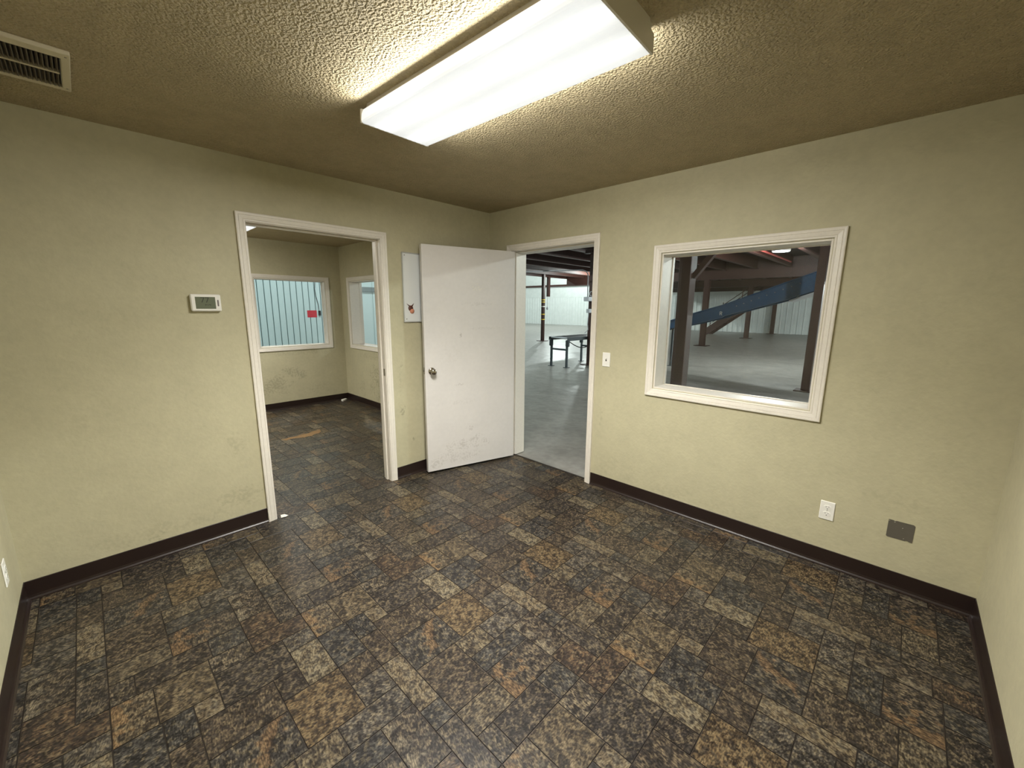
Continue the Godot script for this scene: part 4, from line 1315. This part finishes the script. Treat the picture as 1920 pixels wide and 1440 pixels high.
func blue_conveyor() -> void:
	# runs along z and climbs towards +z; its origin is on the floor under the shown side
	var t := thing("inclined_conveyor", "blue steel belt conveyor climbing under the mezzanine", "conveyor", Vector3(7.4, 0, 0))
	var top := [Vector2(-2.4, 0.83), Vector2(-1.304, 1.201), Vector2(-0.689, 1.411), Vector2(0.0, 1.62), Vector2(1.164, 2.078), Vector2(2.9, 2.74)]
	var bot := [Vector2(2.9, 2.36), Vector2(1.624, 1.868), Vector2(1.205, 1.712), Vector2(0.46, 1.489), Vector2(0.02, 1.355), Vector2(-0.04, 1.31), Vector2(-0.676, 1.138), Vector2(-1.288, 1.0), Vector2(-2.4, 0.68)]
	var prof := []
	for p in top + bot: prof.append(p)
	for x in [[0.0, 0.02], [0.58, 0.60]]:
		var st := new_st()
		extrude(st, prof, Vector3(x[0], 0, 0), Vector3.BACK, Vector3.UP, Vector3.RIGHT, x[1] - x[0])
		obj("side_frame", st, M.blue, t)
	# flanges along the upper and lower edge, a bolt row between them
	var fl := new_st()
	for i in top.size() - 1:
		var a: Vector2 = top[i]
		var b: Vector2 = top[i + 1]
		var d := (b - a)
		extrude(fl, [Vector2(-0.045, -0.02), Vector2(0.0, -0.02), Vector2(0.0, 0.0), Vector2(-0.045, 0.0)], Vector3(0, a.y, a.x), Vector3.RIGHT, Vector3.UP, Vector3(0, d.y, d.x).normalized(), d.length())
	obj("top_flange", fl, M.blue, t)
	var fb := new_st()
	for i in range(bot.size() - 1):
		var a: Vector2 = bot[i]
		var b: Vector2 = bot[i + 1]
		var d := (b - a)
		extrude(fb, [Vector2(-0.045, 0.0), Vector2(0.0, 0.0), Vector2(0.0, 0.02), Vector2(-0.045, 0.02)], Vector3(0, a.y, a.x), Vector3.RIGHT, Vector3.UP, Vector3(0, d.y, d.x).normalized(), d.length())
	obj("bottom_flange", fb, M.blue, t)
	for k in 9:
		var f := k / 8.0
		var z := 0.25 + f * 1.15
		var y := 1.58 + f * 0.46
		var st := new_st()
		lathe(st, [Vector2(0.013, 0.0), Vector2(0.012, 0.008), Vector2(0.0, 0.010)], Vector3(0, y, z), Vector3.LEFT, 8)
		obj("bolt", st, M.pipe, t)
	var bs := new_st()
	quad(bs, Vector3(0.02, 0.74, -2.4), Vector3(0.58, 0.74, -2.4), Vector3(0.58, 2.66, 2.9), Vector3(0.02, 2.66, 2.9), Vector3(0, 0.9, -0.3))
	quad(bs, Vector3(0.02, 0.728, -2.4), Vector3(0.58, 0.728, -2.4), Vector3(0.58, 2.648, 2.9), Vector3(0.02, 2.648, 2.9), Vector3(0, -0.9, 0.3))
	obj("belt", bs, M.belt, t)
	var pn := new_st()
	extrude(pn, [Vector2(0.0, 0.0), Vector2(0.60, 0.0), Vector2(0.60, -0.03), Vector2(0.0, -0.03)], Vector3(0, 1.70, 1.24), Vector3.RIGHT, Vector3.UP, Vector3(0, 0.36, 0.933), 1.7)
	obj("return_pan", pn, M.grey_box, t)
	var rl := put("lettering", text_mesh("R", 0.085, 0.002), M.paper, t)
	rl.transform = Transform3D(Basis(Vector3.UP, -PI / 2), Vector3(-0.003, 1.41, -0.066))
	for e in [[-1.39, 1.0], [2.35, 2.14]]:
		for x in [0.02, 0.54]:
			obj("leg", bx(Vector3(x, 0.0, e[0] - 0.025), Vector3(x + 0.05, e[1], e[0] + 0.025), 0.004), M.conv, t)
			obj("foot", bx(Vector3(x - 0.05, -0.006, e[0] - 0.06), Vector3(x + 0.1, 0.006, e[0] + 0.06), 0.002), M.conv, t)
		obj("leg_bracket", bx(Vector3(-0.03, e[1] - 0.08, e[0] - 0.08), Vector3(0.0, e[1] + 0.06, e[0] + 0.08), 0.008), M.pipe, t)

func stair() -> void:
	# climbs towards +z, seen side-on against the far wall
	var t := thing("steel_stair", "brown steel stair with handrails climbing to the mezzanine", "stair", Vector3(22.6, 0, -5.75))
	var rise := 2.9
	var going := 3.6
	for x in [0.0, 1.0]:
		var st := new_st()
		extrude(st, [Vector2(0, 0), Vector2(0.32, 0.0), Vector2(going + 0.1, rise - 0.25), Vector2(going + 0.1, rise), Vector2(going - 0.2, rise), Vector2(0, 0.2)], Vector3(x, 0, 0), Vector3.BACK, Vector3.UP, Vector3.RIGHT, 0.05)
		obj("stringer", st, M.brown, t)
		var hr := new_st()
		var pts := [Vector3(x + 0.025, 1.0, 0.1), Vector3(x + 0.025, rise + 0.35, going - 0.5)]
		tube(hr, pts, 0.022, 8)
		obj("handrail", hr, M.brown, t)
		var mr := new_st()
		tube(mr, [Vector3(x + 0.025, 0.6, 0.1), Vector3(x + 0.025, rise - 0.05, going - 0.5)], 0.018, 8)
		obj("middle_rail", mr, M.brown, t)
		for k in 4:
			var f := k / 3.0
			var z := 0.12 + f * (going - 0.75)
			var y := 0.15 + (z / going) * rise
			obj("rail_post", bx(Vector3(x + 0.008, y - 0.1, z - 0.02), Vector3(x + 0.042, y + 0.86, z + 0.02), 0.003), M.brown, t)
	for k in 15:
		var f := (k + 1) / 16.0
		obj("tread", bx(Vector3(0.05, f * rise - 0.02, f * going - 0.11), Vector3(1.0, f * rise + 0.02, f * going + 0.15), 0.003), M.brown, t)
